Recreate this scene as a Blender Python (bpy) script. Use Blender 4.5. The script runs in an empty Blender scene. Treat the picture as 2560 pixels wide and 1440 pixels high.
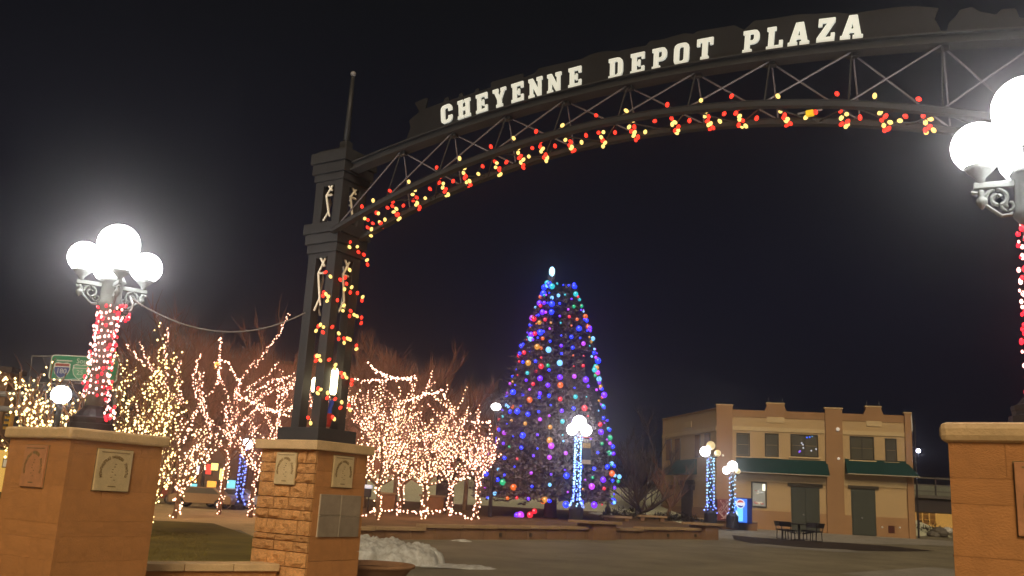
import bpy, bmesh, math, random
from mathutils import Vector, Matrix, noise
from mathutils.geometry import tessellate_polygon
sc = bpy.context.scene
col = sc.collection

# ---------------------------------------------------------------- camera
W0, H0 = 2560.0, 1440.0
F, PITCH, ROLL, EYE = 2296.9, 0.2259, 0.0550, 1.6
cp, sp, cr, sr = math.cos(PITCH), math.sin(PITCH), math.cos(ROLL), math.sin(ROLL)
FWD = Vector((0, cp, sp)); UP0 = Vector((0, -sp, cp)); RT0 = Vector((1, 0, 0))
CX = cr * RT0 + sr * UP0
CU = -sr * RT0 + cr * UP0
CAMLOC = Vector((0, 0, EYE))
cam_d = bpy.data.cameras.new('camera'); cam = bpy.data.objects.new('camera', cam_d); col.objects.link(cam)
m = Matrix.Identity(4)
for i in range(3):
    m[i][0], m[i][1], m[i][2], m[i][3] = CX[i], CU[i], -FWD[i], CAMLOC[i]
cam.matrix_world = m
cam_d.sensor_width = 36.0; cam_d.lens = 36.0 * F / W0
cam_d.clip_start = 0.05; cam_d.clip_end = 2000
sc.camera = cam

# ---------------------------------------------------------------- night sky
world = bpy.data.worlds.new('World'); sc.world = world; world.use_nodes = True
wn = world.node_tree; wn.nodes.clear()
wo = wn.nodes.new('ShaderNodeOutputWorld'); bg = wn.nodes.new('ShaderNodeBackground')
tc = wn.nodes.new('ShaderNodeTexCoord'); sx = wn.nodes.new('ShaderNodeSeparateXYZ'); rp = wn.nodes.new('ShaderNodeValToRGB')
wn.links.new(tc.outputs['Generated'], sx.inputs[0]); wn.links.new(sx.outputs['Z'], rp.inputs[0])
rp.color_ramp.elements[0].position = 0.0; rp.color_ramp.elements[0].color = (0.0050, 0.0050, 0.0100, 1)
rp.color_ramp.elements[1].position = 0.55; rp.color_ramp.elements[1].color = (0.0042, 0.0047, 0.0050, 1)
e = rp.color_ramp.elements.new(0.22); e.color = (0.0058, 0.0058, 0.0115, 1)
wn.links.new(rp.outputs[0], bg.inputs[0]); bg.inputs[1].default_value = 1.0
wn.links.new(bg.outputs[0], wo.inputs[0])

# soft warm sun standing in for assumed street lighting behind the camera
sun_d = bpy.data.lights.new('street_glow', 'SUN'); sun = bpy.data.objects.new('street_glow', sun_d); col.objects.link(sun)
sun_d.energy = 2.15; sun_d.color = (1.0, 0.80, 0.53); sun_d.angle = math.radians(28)
sun.rotation_euler = Vector((0.04, 0.82, -0.52)).to_track_quat('-Z', 'Y').to_euler()

sc.view_settings.view_transform = 'Standard'; sc.view_settings.look = 'None'
sc.view_settings.exposure = 0.0; sc.view_settings.gamma = 1.0
sc.view_settings.use_curve_mapping = False
sc.render.engine = 'CYCLES'
sc.cycles.use_denoising = True
sc.cycles.max_bounces = 5; sc.cycles.diffuse_bounces = 3; sc.cycles.glossy_bounces = 2
sc.cycles.sample_clamp_indirect = 4.0
sc.cycles.use_light_tree = True

# ---------------------------------------------------------------- photo measurement -> place in the world
def ray(x, y):
    return FWD + CX * ((x - W0 / 2) / F) - CU * ((y - H0 / 2) / F)
def P(x, y, Y):
    d = ray(x, y); return CAMLOC + d * (Y / d.y)
def on_plane(x, y, o, n):
    d = ray(x, y); return CAMLOC + d * ((Vector(o) - CAMLOC).dot(n) / d.dot(n))
def g(Y):
    return 0.0 if Y < 18 else 0.019 * (min(Y, 75.0) - 18)
def G(x, y, dz=0.0):
    d = ray(x, y); Y = 10.0
    for _ in range(80):
        t = (g(Y) + dz - EYE) / d.z
        Y += 0.5 * (max(3.0, min(150.0, t * d.y)) - Y)
    q = CAMLOC + d * (Y / d.y); q.z = g(q.y) + dz
    return q
def YPX(x, Y, y):                       # height at depth Y seen at pixel y
    return P(x, y, Y).z
YAW = -0.5743
U = Vector((math.cos(YAW), math.sin(YAW), 0)); V = Vector((math.sin(YAW), -math.cos(YAW), 0)); Z = Vector((0, 0, 1))
rng = random.Random(7)

# ---------------------------------------------------------------- materials
def mat(name, color, rough=0.7, metal=0.0, var=0.0, scale=6.0, bump=0.0, bscale=40.0, var2=None, spec=0.3):
    M = bpy.data.materials.new(name); M.use_nodes = True
    nt = M.node_tree; b = nt.nodes['Principled BSDF']
    b.inputs['Base Color'].default_value = (*color, 1); b.inputs['Roughness'].default_value = rough
    b.inputs['Metallic'].default_value = metal; b.inputs['Specular IOR Level'].default_value = spec
    t = nt.nodes.new('ShaderNodeTexCoord')
    if var > 0:
        n = nt.nodes.new('ShaderNodeTexNoise'); n.inputs['Scale'].default_value = scale; n.inputs['Detail'].default_value = 6
        n.inputs['Roughness'].default_value = 0.65
        nt.links.new(t.outputs['Object'], n.inputs['Vector'])
        r = nt.nodes.new('ShaderNodeValToRGB')
        lo = tuple(c * (1 - var) for c in color) if var2 is None else var2
        hi = tuple(min(1, c * (1 + var)) for c in color)
        r.color_ramp.elements[0].position = 0.32; r.color_ramp.elements[0].color = (*lo, 1)
        r.color_ramp.elements[1].position = 0.68; r.color_ramp.elements[1].color = (*hi, 1)
        nt.links.new(n.outputs['Fac'], r.inputs[0])
        oi = nt.nodes.new('ShaderNodeObjectInfo'); hs = nt.nodes.new('ShaderNodeHueSaturation')
        mp = nt.nodes.new('ShaderNodeMapRange'); mp.inputs[3].default_value = 1 - var * 0.55; mp.inputs[4].default_value = 1 + var * 0.55
        nt.links.new(oi.outputs['Random'], mp.inputs[0]); nt.links.new(mp.outputs[0], hs.inputs['Value'])
        nt.links.new(r.outputs[0], hs.inputs['Color']); nt.links.new(hs.outputs[0], b.inputs['Base Color'])
    if bump > 0:
        n2 = nt.nodes.new('ShaderNodeTexNoise'); n2.inputs['Scale'].default_value = bscale; n2.inputs['Detail'].default_value = 8
        nt.links.new(t.outputs['Object'], n2.inputs['Vector'])
        bp = nt.nodes.new('ShaderNodeBump'); bp.inputs['Strength'].default_value = bump; bp.inputs['Distance'].default_value = 0.03
        nt.links.new(n2.outputs['Fac'], bp.inputs['Height']); nt.links.new(bp.outputs[0], b.inputs['Normal'])
    return M
def emit(name, color, strength, base=(0.02, 0.02, 0.02)):
    M = bpy.data.materials.new(name); M.use_nodes = True
    b = M.node_tree.nodes['Principled BSDF']
    b.inputs['Base Color'].default_value = (*base, 1); b.inputs['Roughness'].default_value = 0.5
    b.inputs['Emission Color'].default_value = (*color, 1); b.inputs['Emission Strength'].default_value = strength
    return M

M_stone = mat('sandstone', (0.50, 0.222, 0.072), 0.85, var=0.11, scale=2.2, bump=0.35, bscale=26)
M_stone_rough = mat('rough_sandstone', (0.74, 0.370, 0.130), 0.9, var=0.24, scale=7, bump=1.0, bscale=14)
M_mortar = mat('mortar', (0.40, 0.175, 0.06), 0.95, var=0.2)
M_cap = mat('cap_limestone', (0.62, 0.42, 0.21), 0.8, var=0.14, scale=4, bump=0.25, bscale=30)
M_plaque = mat('plaque_limestone', (0.60, 0.45, 0.235), 0.75, var=0.1, scale=8, bump=0.1)
M_plaque_worn = mat('worn_plaque', (0.55, 0.25, 0.11), 0.8, var=0.14, scale=8, bump=0.1)
M_engrave = mat('engraved_paint', (0.26, 0.165, 0.06), 0.8, var=0.3, scale=20)
M_slate = mat('slate_panel', (0.30, 0.235, 0.165), 0.35, var=0.18, scale=5, spec=0.5)
M_slate_joint = mat('panel_joint', (0.60, 0.52, 0.38), 0.6, var=0.1)
M_steel = mat('painted_steel', (0.040, 0.039, 0.040), 0.5, var=0.12, scale=3, bump=0.05, bscale=80)
M_steel_dk = mat('sign_steel', (0.017, 0.016, 0.017), 0.6, var=0.15, scale=3)
M_rod = mat('truss_rod', (0.15, 0.135, 0.15), 0.4, 0.0, var=0.1)
M_letter = emit('letter_white', (0.88, 0.90, 0.80), 0.34, (0.80, 0.84, 0.78))  # faint glow of the letters stands for light falling on them
M_sculpt = mat('sculpture_white', (0.92, 0.84, 0.68), 0.5, var=0.1)
M_lampmetal = mat('lamp_iron', (0.19, 0.205, 0.195), 0.5, 0.0, var=0.12, bump=0.1)
M_darkiron = mat('dark_iron', (0.035, 0.030, 0.034), 0.5, var=0.2)
M_globe = emit('lit_globe', (1.0, 0.985, 0.97), 34.0, (0.8, 0.8, 0.8))
M_globe_far = emit('lit_globe_far', (1.0, 0.97, 0.98), 16.0, (0.8, 0.8, 0.8))
M_globe_dim = emit('dim_globe', (1.0, 0.78, 0.34), 0.62, (0.7, 0.6, 0.4))
M_tube = emit('tower_light', (1.0, 0.86, 0.50), 9.0)
M_cable = mat('cable', (0.30, 0.28, 0.27), 0.5)
M_wire = mat('garland_wire', (0.04, 0.06, 0.03), 0.6)
M_asphalt = mat('plaza_asphalt', (0.285, 0.248, 0.165), 0.8, var=0.24, scale=0.5, bump=0.35, bscale=18)
M_darkpave = mat('dark_paving', (0.062, 0.045, 0.034), 0.85, var=0.25, scale=1.2, bump=0.3)
M_palepave = mat('pale_concrete', (0.40, 0.37, 0.31), 0.85, var=0.18, scale=0.9, bump=0.2)
M_brickpath = mat('path_paving', (0.62, 0.45, 0.22), 0.85, var=0.15, scale=0.8, bump=0.2)
M_turf = mat('winter_turf', (0.20, 0.155, 0.034), 0.95, var=0.35, scale=0.8, bump=0.8, bscale=30)
M_turf2 = mat('raised_turf', (0.20, 0.115, 0.045), 0.95, var=0.35, scale=0.6, bump=0.6, bscale=20)
M_blade = mat('grass_blade', (0.20, 0.150, 0.036), 0.9, var=0.3, scale=2)
M_wallstone = mat('retaining_stone', (0.24, 0.135, 0.066), 0.9, var=0.2, scale=2, bump=0.4, bscale=15)
M_wallcap = mat('wall_cap', (0.40, 0.27, 0.14), 0.85, var=0.15, scale=2, bump=0.2)
M_snow = mat('snow', (0.86, 0.87, 0.83), 0.7, var=0.06, scale=5, bump=0.9, bscale=12, var2=(0.52, 0.49, 0.42))
M_snowbank = mat('snowy_bank', (0.88, 0.90, 0.68), 0.9, var=0.15, scale=0.12, bump=0.2, var2=(0.62, 0.63, 0.40))
M_terracotta = mat('terracotta', (0.40, 0.215, 0.105), 0.8, var=0.18, scale=5, bump=0.2)
M_soil = mat('soil', (0.12, 0.045, 0.018), 0.95, var=0.3, scale=20, bump=0.8)
M_bark = mat('bark', (0.20, 0.105, 0.055), 0.9, var=0.25, scale=12, bump=0.6)
M_twig = mat('twig', (0.27, 0.118, 0.078), 0.9, var=0.2, scale=2)
M_twig_dk = mat('dark_twig', (0.075, 0.050, 0.036), 0.9, var=0.2, scale=2)
M_needle = mat('spruce_needles', (0.185, 0.150, 0.160), 0.85, var=0.4, scale=1.5)
M_stucco = mat('tan_stucco', (0.56, 0.395, 0.20), 0.9, var=0.06, scale=0.6, bump=0.15, bscale=25)
M_stucco_lo = mat('brown_stucco', (0.29, 0.150, 0.070), 0.9, var=0.06, scale=0.6, bump=0.15, bscale=25)
M_pilaster = mat('terracotta_stucco', (0.39, 0.225, 0.108), 0.9, var=0.08, scale=0.8, bump=0.15, bscale=25)
M_band = mat('stucco_band', (0.66, 0.50, 0.27), 0.9, var=0.06, scale=1)
M_frame = mat('window_frame', (0.045, 0.042, 0.030), 0.5, var=0.1)
M_glass = mat('dark_glass', (0.115, 0.108, 0.078), 0.12, var=0.15, scale=0.8, spec=0.5)
M_awning = mat('green_canvas', (0.010, 0.046, 0.040), 0.8, var=0.12, scale=0.8)
M_trimlight = mat('awning_trim', (0.45, 0.40, 0.28), 0.7)
M_door = mat('green_door', (0.060, 0.066, 0.050), 0.5, var=0.12, scale=1.5)
M_lintel = mat('door_lintel', (0.065, 0.050, 0.030), 0.7)
M_browndoor = mat('brown_door', (0.060, 0.032, 0.018), 0.6, var=0.15)
M_vent = mat('red_vent', (0.09, 0.025, 0.018), 0.7)
M_white = mat('white_paint', (0.80, 0.80, 0.78), 0.5)
M_brick = mat('red_brick', (0.38, 0.125, 0.070), 0.9, var=0.16, scale=0.5, bump=0.3, bscale=8)
M_tanbrick = mat('tan_brick', (0.20, 0.115, 0.06), 0.9, var=0.2, scale=0.5, bump=0.3)
M_darkwall = mat('dark_wall', (0.05, 0.03, 0.022), 0.9, var=0.2)
M_signgreen = mat('highway_green', (0.018, 0.34, 0.18), 0.45, var=0.05)
M_signwhite = mat('sign_white', (0.95, 0.97, 0.92), 0.45)
M_signblue = mat('shield_blue', (0.02, 0.07, 0.38), 0.45)
M_signred = mat('shield_red', (0.45, 0.06, 0.035), 0.45)
M_signlight = mat('shield_light_green', (0.16, 0.58, 0.36), 0.45)
M_galv = mat('galvanised_steel', (0.26, 0.25, 0.26), 0.45, 0.0, var=0.12)
M_yellow = mat('signal_yellow', (0.70, 0.40, 0.03), 0.5, var=0.1)
M_carpaint = {k: mat('car_paint_' + k, c, 0.3, 0.1, spec=0.5) for k, c in dict(tan=(0.40, 0.25, 0.12), white=(0.62, 0.62, 0.66), red=(0.30, 0.05, 0.03)).items()}
M_tyre = mat('tyre_rubber', (0.02, 0.02, 0.02), 0.9)
M_shopbrick = mat('shop_brick', (0.22, 0.095, 0.05), 0.9, var=0.25, scale=0.6, bump=0.3)
M_concrete = mat('bridge_concrete', (0.16, 0.145, 0.12), 0.85, var=0.15, scale=0.4)
M_girder = mat('bridge_girder', (0.060, 0.052, 0.055), 0.7, var=0.15, scale=0.4)
M_shrub = mat('dark_shrub', (0.050, 0.036, 0.026), 0.95, var=0.4, scale=3)
M_wood = mat('warm_wood', (0.34, 0.16, 0.06), 0.8, var=0.2)
E_warm = emit('warm_bulb', (1.0, 0.57, 0.33), 6.5)
E_peach = emit('peach_bulb', (1.0, 0.50, 0.34), 6.5)
E_yellow = emit('yellow_bulb', (1.0, 0.68, 0.26), 6.0)
E_redwrap = emit('red_wrap_bulb', (1.0, 0.26, 0.24), 6.0)
E_bluewrap = emit('blue_wrap_bulb', (0.14, 0.22, 1.0), 5.0)
E_icewrap = emit('ice_wrap_bulb', (0.36, 0.68, 1.0), 4.0)
E_core = emit('bulb_core', (1.0, 0.93, 0.82), 6.0)

# ---------------------------------------------------------------- geometry helpers
class MB:
    def __init__(s): s.v = []; s.f = []; s.m = []
    def add(s, vs, fs, mi=0):
        o = len(s.v); s.v += [Vector(q) for q in vs]
        for f in fs: s.f.append([o + i for i in f]); s.m.append(mi)
        return s
    def box(s, c, size, ax=None, mi=0, taper=1.0):
        c = Vector(c); X, Y, Zz = ax if ax else (Vector((1, 0, 0)), Vector((0, 1, 0)), Vector((0, 0, 1)))
        a, b, h = size[0] / 2, size[1] / 2, size[2] / 2
        vs = []
        for k in (-1, 1):
            t = taper if k > 0 else 1.0
            for i, j in ((-1, -1), (1, -1), (1, 1), (-1, 1)):
                vs.append(c + X * (i * a * t) + Y * (j * b * t) + Zz * (k * h))
        return s.add(vs, [(3, 2, 1, 0), (4, 5, 6, 7), (0, 1, 5, 4), (1, 2, 6, 5), (2, 3, 7, 6), (3, 0, 4, 7)], mi)
    def tube(s, pts, rad, n=6, mi=0, cap=True):
        pts = [Vector(p) for p in pts]; k = len(pts)
        if not isinstance(rad, (list, tuple)): rad = [rad] * k
        ref = None; rings = []
        for i in range(k):
            t = (pts[min(i + 1, k - 1)] - pts[max(i - 1, 0)])
            t = t.normalized() if t.length > 1e-9 else Vector((0, 0, 1))
            if ref is None: ref = Vector((0, 0, 1)) if abs(t.z) < 0.9 else Vector((1, 0, 0))
            a = t.cross(ref)
            if a.length < 1e-6: a = t.cross(Vector((0, 1, 0)))
            a.normalize(); b = t.cross(a); ref = b if False else ref
            rings.append([pts[i] + (a * math.cos(2 * math.pi * q / n) + b * math.sin(2 * math.pi * q / n)) * rad[i] for q in range(n)])
        vs = [q for r in rings for q in r]; fs = []
        for i in range(k - 1):
            for q in range(n):
                fs.append((i * n + q, i * n + (q + 1) % n, (i + 1) * n + (q + 1) % n, (i + 1) * n + q))
        if cap and n > 2: fs += [tuple(range(n))[::-1], tuple((k - 1) * n + q for q in range(n))]
        return s.add(vs, fs, mi)
    def lathe(s, prof, c=(0, 0, 0), n=16, mi=0, cap=True):
        c = Vector(c); k = len(prof)
        vs = [c + Vector((r * math.cos(2 * math.pi * q / n), r * math.sin(2 * math.pi * q / n), z)) for r, z in prof for q in range(n)]
        fs = []
        for i in range(k - 1):
            for q in range(n): fs.append((i * n + q, i * n + (q + 1) % n, (i + 1) * n + (q + 1) % n, (i + 1) * n + q))
        if cap: fs += [tuple(range(n))[::-1], tuple((k - 1) * n + q for q in range(n))]
        return s.add(vs, fs, mi)
    def ball(s, c, r, nu=10, nv=6, mi=0, sz=1.0):
        c = Vector(c); vs = [c + Vector((0, 0, -r * sz))]; fs = []
        for j in range(1, nv):
            a = -math.pi / 2 + math.pi * j / nv
            for i in range(nu):
                b = 2 * math.pi * i / nu
                vs.append(c + Vector((r * math.cos(a) * math.cos(b), r * math.cos(a) * math.sin(b), r * sz * math.sin(a))))
        vs.append(c + Vector((0, 0, r * sz))); last = len(vs) - 1
        for i in range(nu): fs.append((0, 1 + (i + 1) % nu, 1 + i))
        for j in range(nv - 2):
            for i in range(nu):
                fs.append((1 + j * nu + i, 1 + j * nu + (i + 1) % nu, 1 + (j + 1) * nu + (i + 1) % nu, 1 + (j + 1) * nu + i))
        o = 1 + (nv - 2) * nu
        for i in range(nu): fs.append((o + i, o + (i + 1) % nu, last))
        return s.add(vs, fs, mi)
    def octa(s, c, r, mi=0):
        c = Vector(c); vs = [c + d * r for d in (Vector((1, 0, 0)), Vector((-1, 0, 0)), Vector((0, 1, 0)), Vector((0, -1, 0)), Vector((0, 0, 1)), Vector((0, 0, -1)))]
        return s.add(vs, [(0, 2, 4), (2, 1, 4), (1, 3, 4), (3, 0, 4), (2, 0, 5), (1, 2, 5), (3, 1, 5), (0, 3, 5)], mi)
    def prism(s, poly, O, X, Y, N, d0, d1, holes=(), mi=0):   # flat outline (x, y) pushed from d0 to d1 along N
        O = Vector(O); loops = [list(poly)] + [list(h) for h in holes]
        flat = [q for l in loops for q in l]
        tris = tessellate_polygon([[Vector((a, b, 0)) for a, b in l] for l in loops])
        n = len(flat); at = lambda q, d: O + X * q[0] + Y * q[1] + N * d
        vs = [at(q, d1) for q in flat] + [at(q, d0) for q in flat]; fs = []
        for t in tris:
            a, b, c = (Vector((*flat[i], 0)) for i in t)
            if (b - a).cross(c - a).z < 0: t = (t[0], t[2], t[1])
            fs += [tuple(t), (t[0] + n, t[2] + n, t[1] + n)]
        o = 0
        for l in loops:
            k = len(l)
            for i in range(k): fs.append((o + i, o + (i + 1) % k, n + o + (i + 1) % k, n + o + i))
            o += k
        return s.add(vs, fs, mi)
    def mesh(s, name, mats, smooth=False):
        me = bpy.data.meshes.new(name); me.from_pydata([tuple(q) for q in s.v], [], s.f)
        for q in (mats if isinstance(mats, (list, tuple)) else [mats]): me.materials.append(q)
        if any(s.m): me.polygons.foreach_set('material_index', s.m)
        if smooth: me.polygons.foreach_set('use_smooth', [True] * len(me.polygons))
        me.update(); bm = bmesh.new(); bm.from_mesh(me)
        bmesh.ops.recalc_face_normals(bm, faces=bm.faces[:]) if len(bm.faces) < 60000 else None
        bm.to_mesh(me); bm.free()
        return me
    def build(s, name, mats, parent=None, smooth=False, loc=None, bevel=0.0):
        o = bpy.data.objects.new(name, s.mesh(name, mats, smooth)); col.objects.link(o)
        if parent is not None: o.parent = parent
        if loc is not None: o.location = loc
        if bevel:
            bv = o.modifiers.new('bevel', 'BEVEL'); bv.width = bevel; bv.segments = 2; bv.limit_method = 'ANGLE'
        return o
def tag(o, label=None, cat=None, group=None, kind=None):
    if label: o['label'] = label
    if cat: o['category'] = cat
    if group: o['group'] = group
    if kind: o['kind'] = kind
    return o
def thing(name, label, cat, loc=(0, 0, 0), rz=0.0, group=None):
    o = bpy.data.objects.new(name, None); col.objects.link(o); o.location = loc; o.rotation_euler = (0, 0, rz)
    o.empty_display_size = 0.2
    return tag(o, label, cat, group)
def copy_mesh(src, parent, loc=None, scale=None, rot=None, material=None):
    o = src.copy(); col.objects.link(o); o.parent = parent
    if loc is not None: o.location = loc
    if scale is not None: o.scale = scale
    if rot is not None: o.rotation_euler = rot
    return o
def inst(me, name, parent, loc, scale=None, rot=None):
    o = bpy.data.objects.new(name, me); col.objects.link(o); o.parent = parent; o.location = loc
    if scale is not None: o.scale = scale
    if rot is not None: o.rotation_euler = rot
    return o
def text_mesh(txt, size, depth, material, name, parent, M4):
    cu = bpy.data.curves.new(name, 'FONT'); cu.body = txt; cu.size = size; cu.extrude = depth; cu.align_x = 'CENTER'; cu.align_y = 'CENTER'
    cu.resolution_u = 3
    o = bpy.data.objects.new(name, cu); col.objects.link(o)
    dg = bpy.context.evaluated_depsgraph_get(); me = bpy.data.meshes.new_from_object(o.evaluated_get(dg))
    bpy.data.objects.remove(o); bpy.data.curves.remove(cu)
    me.materials.clear(); me.materials.append(material)
    q = bpy.data.objects.new(name, me); col.objects.link(q); q.parent = parent; q.matrix_local = M4
    return q
def frame_m(O, X, Y, N):
    q = Matrix.Identity(4)
    for i in range(3): q[i][0], q[i][1], q[i][2], q[i][3] = X[i], Y[i], N[i], O[i]
    return q

# ================================================================ SETTING
def sheet(name, poly, dz, material, kind='structure', zf=None, sub=None):
    """flat sheet following the ground profile, cut into strips of depth"""
    bm = bmesh.new(); vs = [bm.verts.new((q[0], q[1], 0)) for q in poly]; bm.faces.new(vs)
    ys = [q[1] for q in poly]; y = math.floor(min(ys)) + 1
    cuts = sorted(set([18.0, 75.0] + [min(ys) + (max(ys) - min(ys)) * i / 8 for i in range(1, 8)]))
    for c in cuts:
        bmesh.ops.bisect_plane(bm, geom=bm.verts[:] + bm.edges[:] + bm.faces[:], plane_co=(0, c, 0), plane_no=(0, 1, 0))
    for q in bm.verts: q.co.z = (zf(q.co) if zf else g(q.co.y)) + dz
    bmesh.ops.recalc_face_normals(bm, faces=bm.faces[:])
    me = bpy.data.meshes.new(name); bm.to_mesh(me); bm.free(); me.materials.append(material)
    for p_ in me.polygons:
        if p_.normal.z < 0: p_.flip()
    o = bpy.data.objects.new(name, me); col.objects.link(o); tag(o, kind=kind); return o
sheet('ground', [(-260, -40), (260, -40), (260, 400), (-260, 400)], 0.0, M_asphalt)

# retaining wall line
WA, WB, WC = Vector((-5.6, 26.9)), Vector((-1.07, 30.8)), Vector((9.05, 40.0))
wd = (WC - WA).normalized(); wn_ = Vector((-wd.y, wd.x))
WA = WA - wd * 2.0
def wl(t, off=0.0):
    q = WA + wd * t + wn_ * off; return (q.x, q.y)
WLEN = (WC - WA).length
RAISE = 0.34
raised = sheet('raised_lawn', [wl(2.7, 0.2), wl(WLEN - 0.3, 0.2), (9.0, 45), (9.6, 60), (-18, 62), (-8.9, 40)], RAISE, M_turf2)
lawn = sheet('lawn', [(-46, 9.5), (-4.2, 11.9), (-3.3, 14.6), (-6.2, 25.6), (-9.6, 32.0), (-46, 27)], 0.02, M_turf)
path = sheet('path', [(-46, 26), (-8.0, 29.5), (-6.4, 25.9), (-7.2, 31), (-9.0, 40), (-22, 62), (-60, 62)], 0.008, M_brickpath)
# grass blades on the near lawn
bl = MB()
for _ in range(9000):
    Y = rng.uniform(11.5, 27); X = rng.uniform(-0.62 * Y, -0.30 * Y)
    if X > -3.6 - max(0, Y - 14.6) * 0.37 or (Y < 12.2 and X > -4.6): continue
    h = rng.uniform(0.02, 0.06); w = 0.012; a = rng.uniform(0, 6.28); z = g(Y) + 0.02
    dx, dy = math.cos(a) * w, math.sin(a) * w
    bl.add([(X - dx, Y - dy, z), (X + dx, Y + dy, z), (X + rng.uniform(-.04, .04), Y + rng.uniform(-.04, .04), z + h)], [(0, 1, 2)])
tag(bl.build('grass', M_blade), 'short dry winter grass on the lawn left of the archway', 'grass', kind='stuff')
# snowy bank behind the spruce, pale colour and slope standing in for lamps on it
bank = MB(); nx, ny = 30, 8
for j in range(ny + 1):
    for i in range(nx + 1):
        x = -12 + 40 * i / nx; y = 58 + 16 * j / ny
        z = g(y) + 1.9 * (j / ny) ** 0.8 + 0.12 * noise.noise((x * 0.2, y * 0.2, 3)) - (0.06 if j == 0 else 0)
        bank.v.append(Vector((x, y, z)))
for j in range(ny):
    for i in range(nx):
        a = j * (nx + 1) + i; bank.f.append([a, a + 1, a + nx + 2, a + nx + 1]); bank.m.append(0)
tag(bank.build('snowy_bank', M_snowbank, smooth=True), kind='structure')
# plaza paving: pale walk by the building, dark ring of paving, pale kerb line, pale walk bottom right
c1 = [G(1800, 1345), G(1930, 1352), G(2050, 1356), (26.2, 48.5, 0), (24.5, 53, 0), (12.0, 56, 0), (9.3, 41, 0)]
sheet('walk', [(q[0], q[1]) for q in c1], 0.004, M_palepave)
dk = [G(x, y) for x, y in ((1830, 1338), (1880, 1343), (1990, 1351), (2120, 1358), (2230, 1366), (2340, 1378), (2250, 1379), (2150, 1377), (2060, 1374), (1960, 1367), (1880, 1359), (1835, 1349))]
sheet('dark_paving', [(q.x, q.y) for q in dk], 0.010, M_darkpave)
def ribbon(name, pts, wid, dz, material):
    mb = MB(); k = len(pts)
    for i, q in enumerate(pts):
        t = (pts[min(i + 1, k - 1)] - pts[max(i - 1, 0)]); nn = Vector((-t.y, t.x, 0)).normalized() * wid / 2
        for s_ in (1, -1):
            r = q + nn * s_; mb.v.append(Vector((r.x, r.y, g(r.y) + dz)))
    for i in range(k - 1): mb.f.append([2 * i, 2 * i + 1, 2 * i + 3, 2 * i + 2]); mb.m.append(0)
    return tag(mb.build(name, material), kind='structure')
ribbon('pale_joint', [G(1880, 1361), G(1960, 1369), G(2060, 1376), G(2150, 1379.5)], 1.7, 0.016, M_palepave)
ribbon('kerb_line', [G(2200, 1446), G(2300, 1438), G(2420, 1428)], 2.2, 0.012, M_palepave)
ribbon('snow_line', [G(1050, 1419), G(1110, 1421), G(1150, 1423)], 0.25, 0.020, M_snow)

# ================================================================ STONE PILLARS
def stone_variant(seed, amp, gap=0.05):
    """unit block (x,z in -.5...5, front at y=-.5) with an uneven front face"""
    r = random.Random(seed); mb = MB(); nx, nz = 4, 3
    fr = []
    for j in range(nz + 1):
        for i in range(nx + 1):
            edge = i in (0, nx) or j in (0, nz)
            y = -0.5 + (amp * 0.7 if edge else 0.0) - (0 if edge else r.uniform(-amp, amp))
            x = -0.5 + i / nx; z = -0.5 + j / nz
            if not edge: x += r.uniform(-.06, .06); z += r.uniform(-.08, .08)
            else:
                x *= 1 - r.uniform(0, gap * .3); z *= 1 - r.uniform(0, gap)
            fr.append(Vector((x, y, z)))
    mb.v += fr
    for j in range(nz):
        for i in range(nx):
            a = j * (nx + 1) + i; mb.f.append([a, a + 1, a + nx + 2, a + nx + 1]); mb.m.append(0)
    b0 = len(mb.v); cs = [0, nx, (nx + 1) * nz + nx, (nx + 1) * nz]
    mb.v += [Vector((fr[c].x, 0.5, fr[c].z)) for c in cs]
    rim = [list(range(0, nx + 1)), [j * (nx + 1) + nx for j in range(nz + 1)], list(range((nx + 1) * nz + nx, (nx + 1) * nz - 1, -1)), [j * (nx + 1) for j in range(nz, -1, -1)]]
    for q in range(4): mb.f.append([b0 + q] + rim[q] + [b0 + (q + 1) % 4]); mb.m.append(0)
    return mb
SMOOTH = [stone_variant(s, 0.03, 0.008).mesh('stone', M_stone) for s in range(5)]
ROUGH = [stone_variant(20 + s, 0.42).mesh('stone', M_stone_rough) for s in range(8)]
MIXED = [stone_variant(40 + s, 0.22).mesh('stone', M_stone) for s in range(6)]

def arc_letters(rx, rz, cz, parent, M4, material):
    """worn, unreadable lettering: short strokes set along an arch in groups"""
    r = random.Random(3); mb = MB()
    for a0, a1, n in ((197, 118, 9), (100, 58, 5), (32, -14, 5)):
        for i in range(n):
            a = math.radians(a0 + (a1 - a0) * i / (n - 1)); x, z = rx * math.cos(a), cz + rz * math.sin(a)
            rad = Vector((math.cos(a), math.sin(a) * 1.0, 0)).normalized(); tg_ = Vector((rad.y, -rad.x, 0)); c = Vector((x, z, 0.002))
            for q in (-1, 1): mb.box(c + tg_ * (0.009 * q), (0.007, r.uniform(.026, .040), 0.004), (tg_, rad, Z))
            mb.box(c + rad * r.choice((-.013, 0, .013)), (0.024, 0.007, 0.005), (tg_, rad, Z))
    o = mb.build('lettering', material, parent); o.matrix_local = M4
    return o

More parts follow.
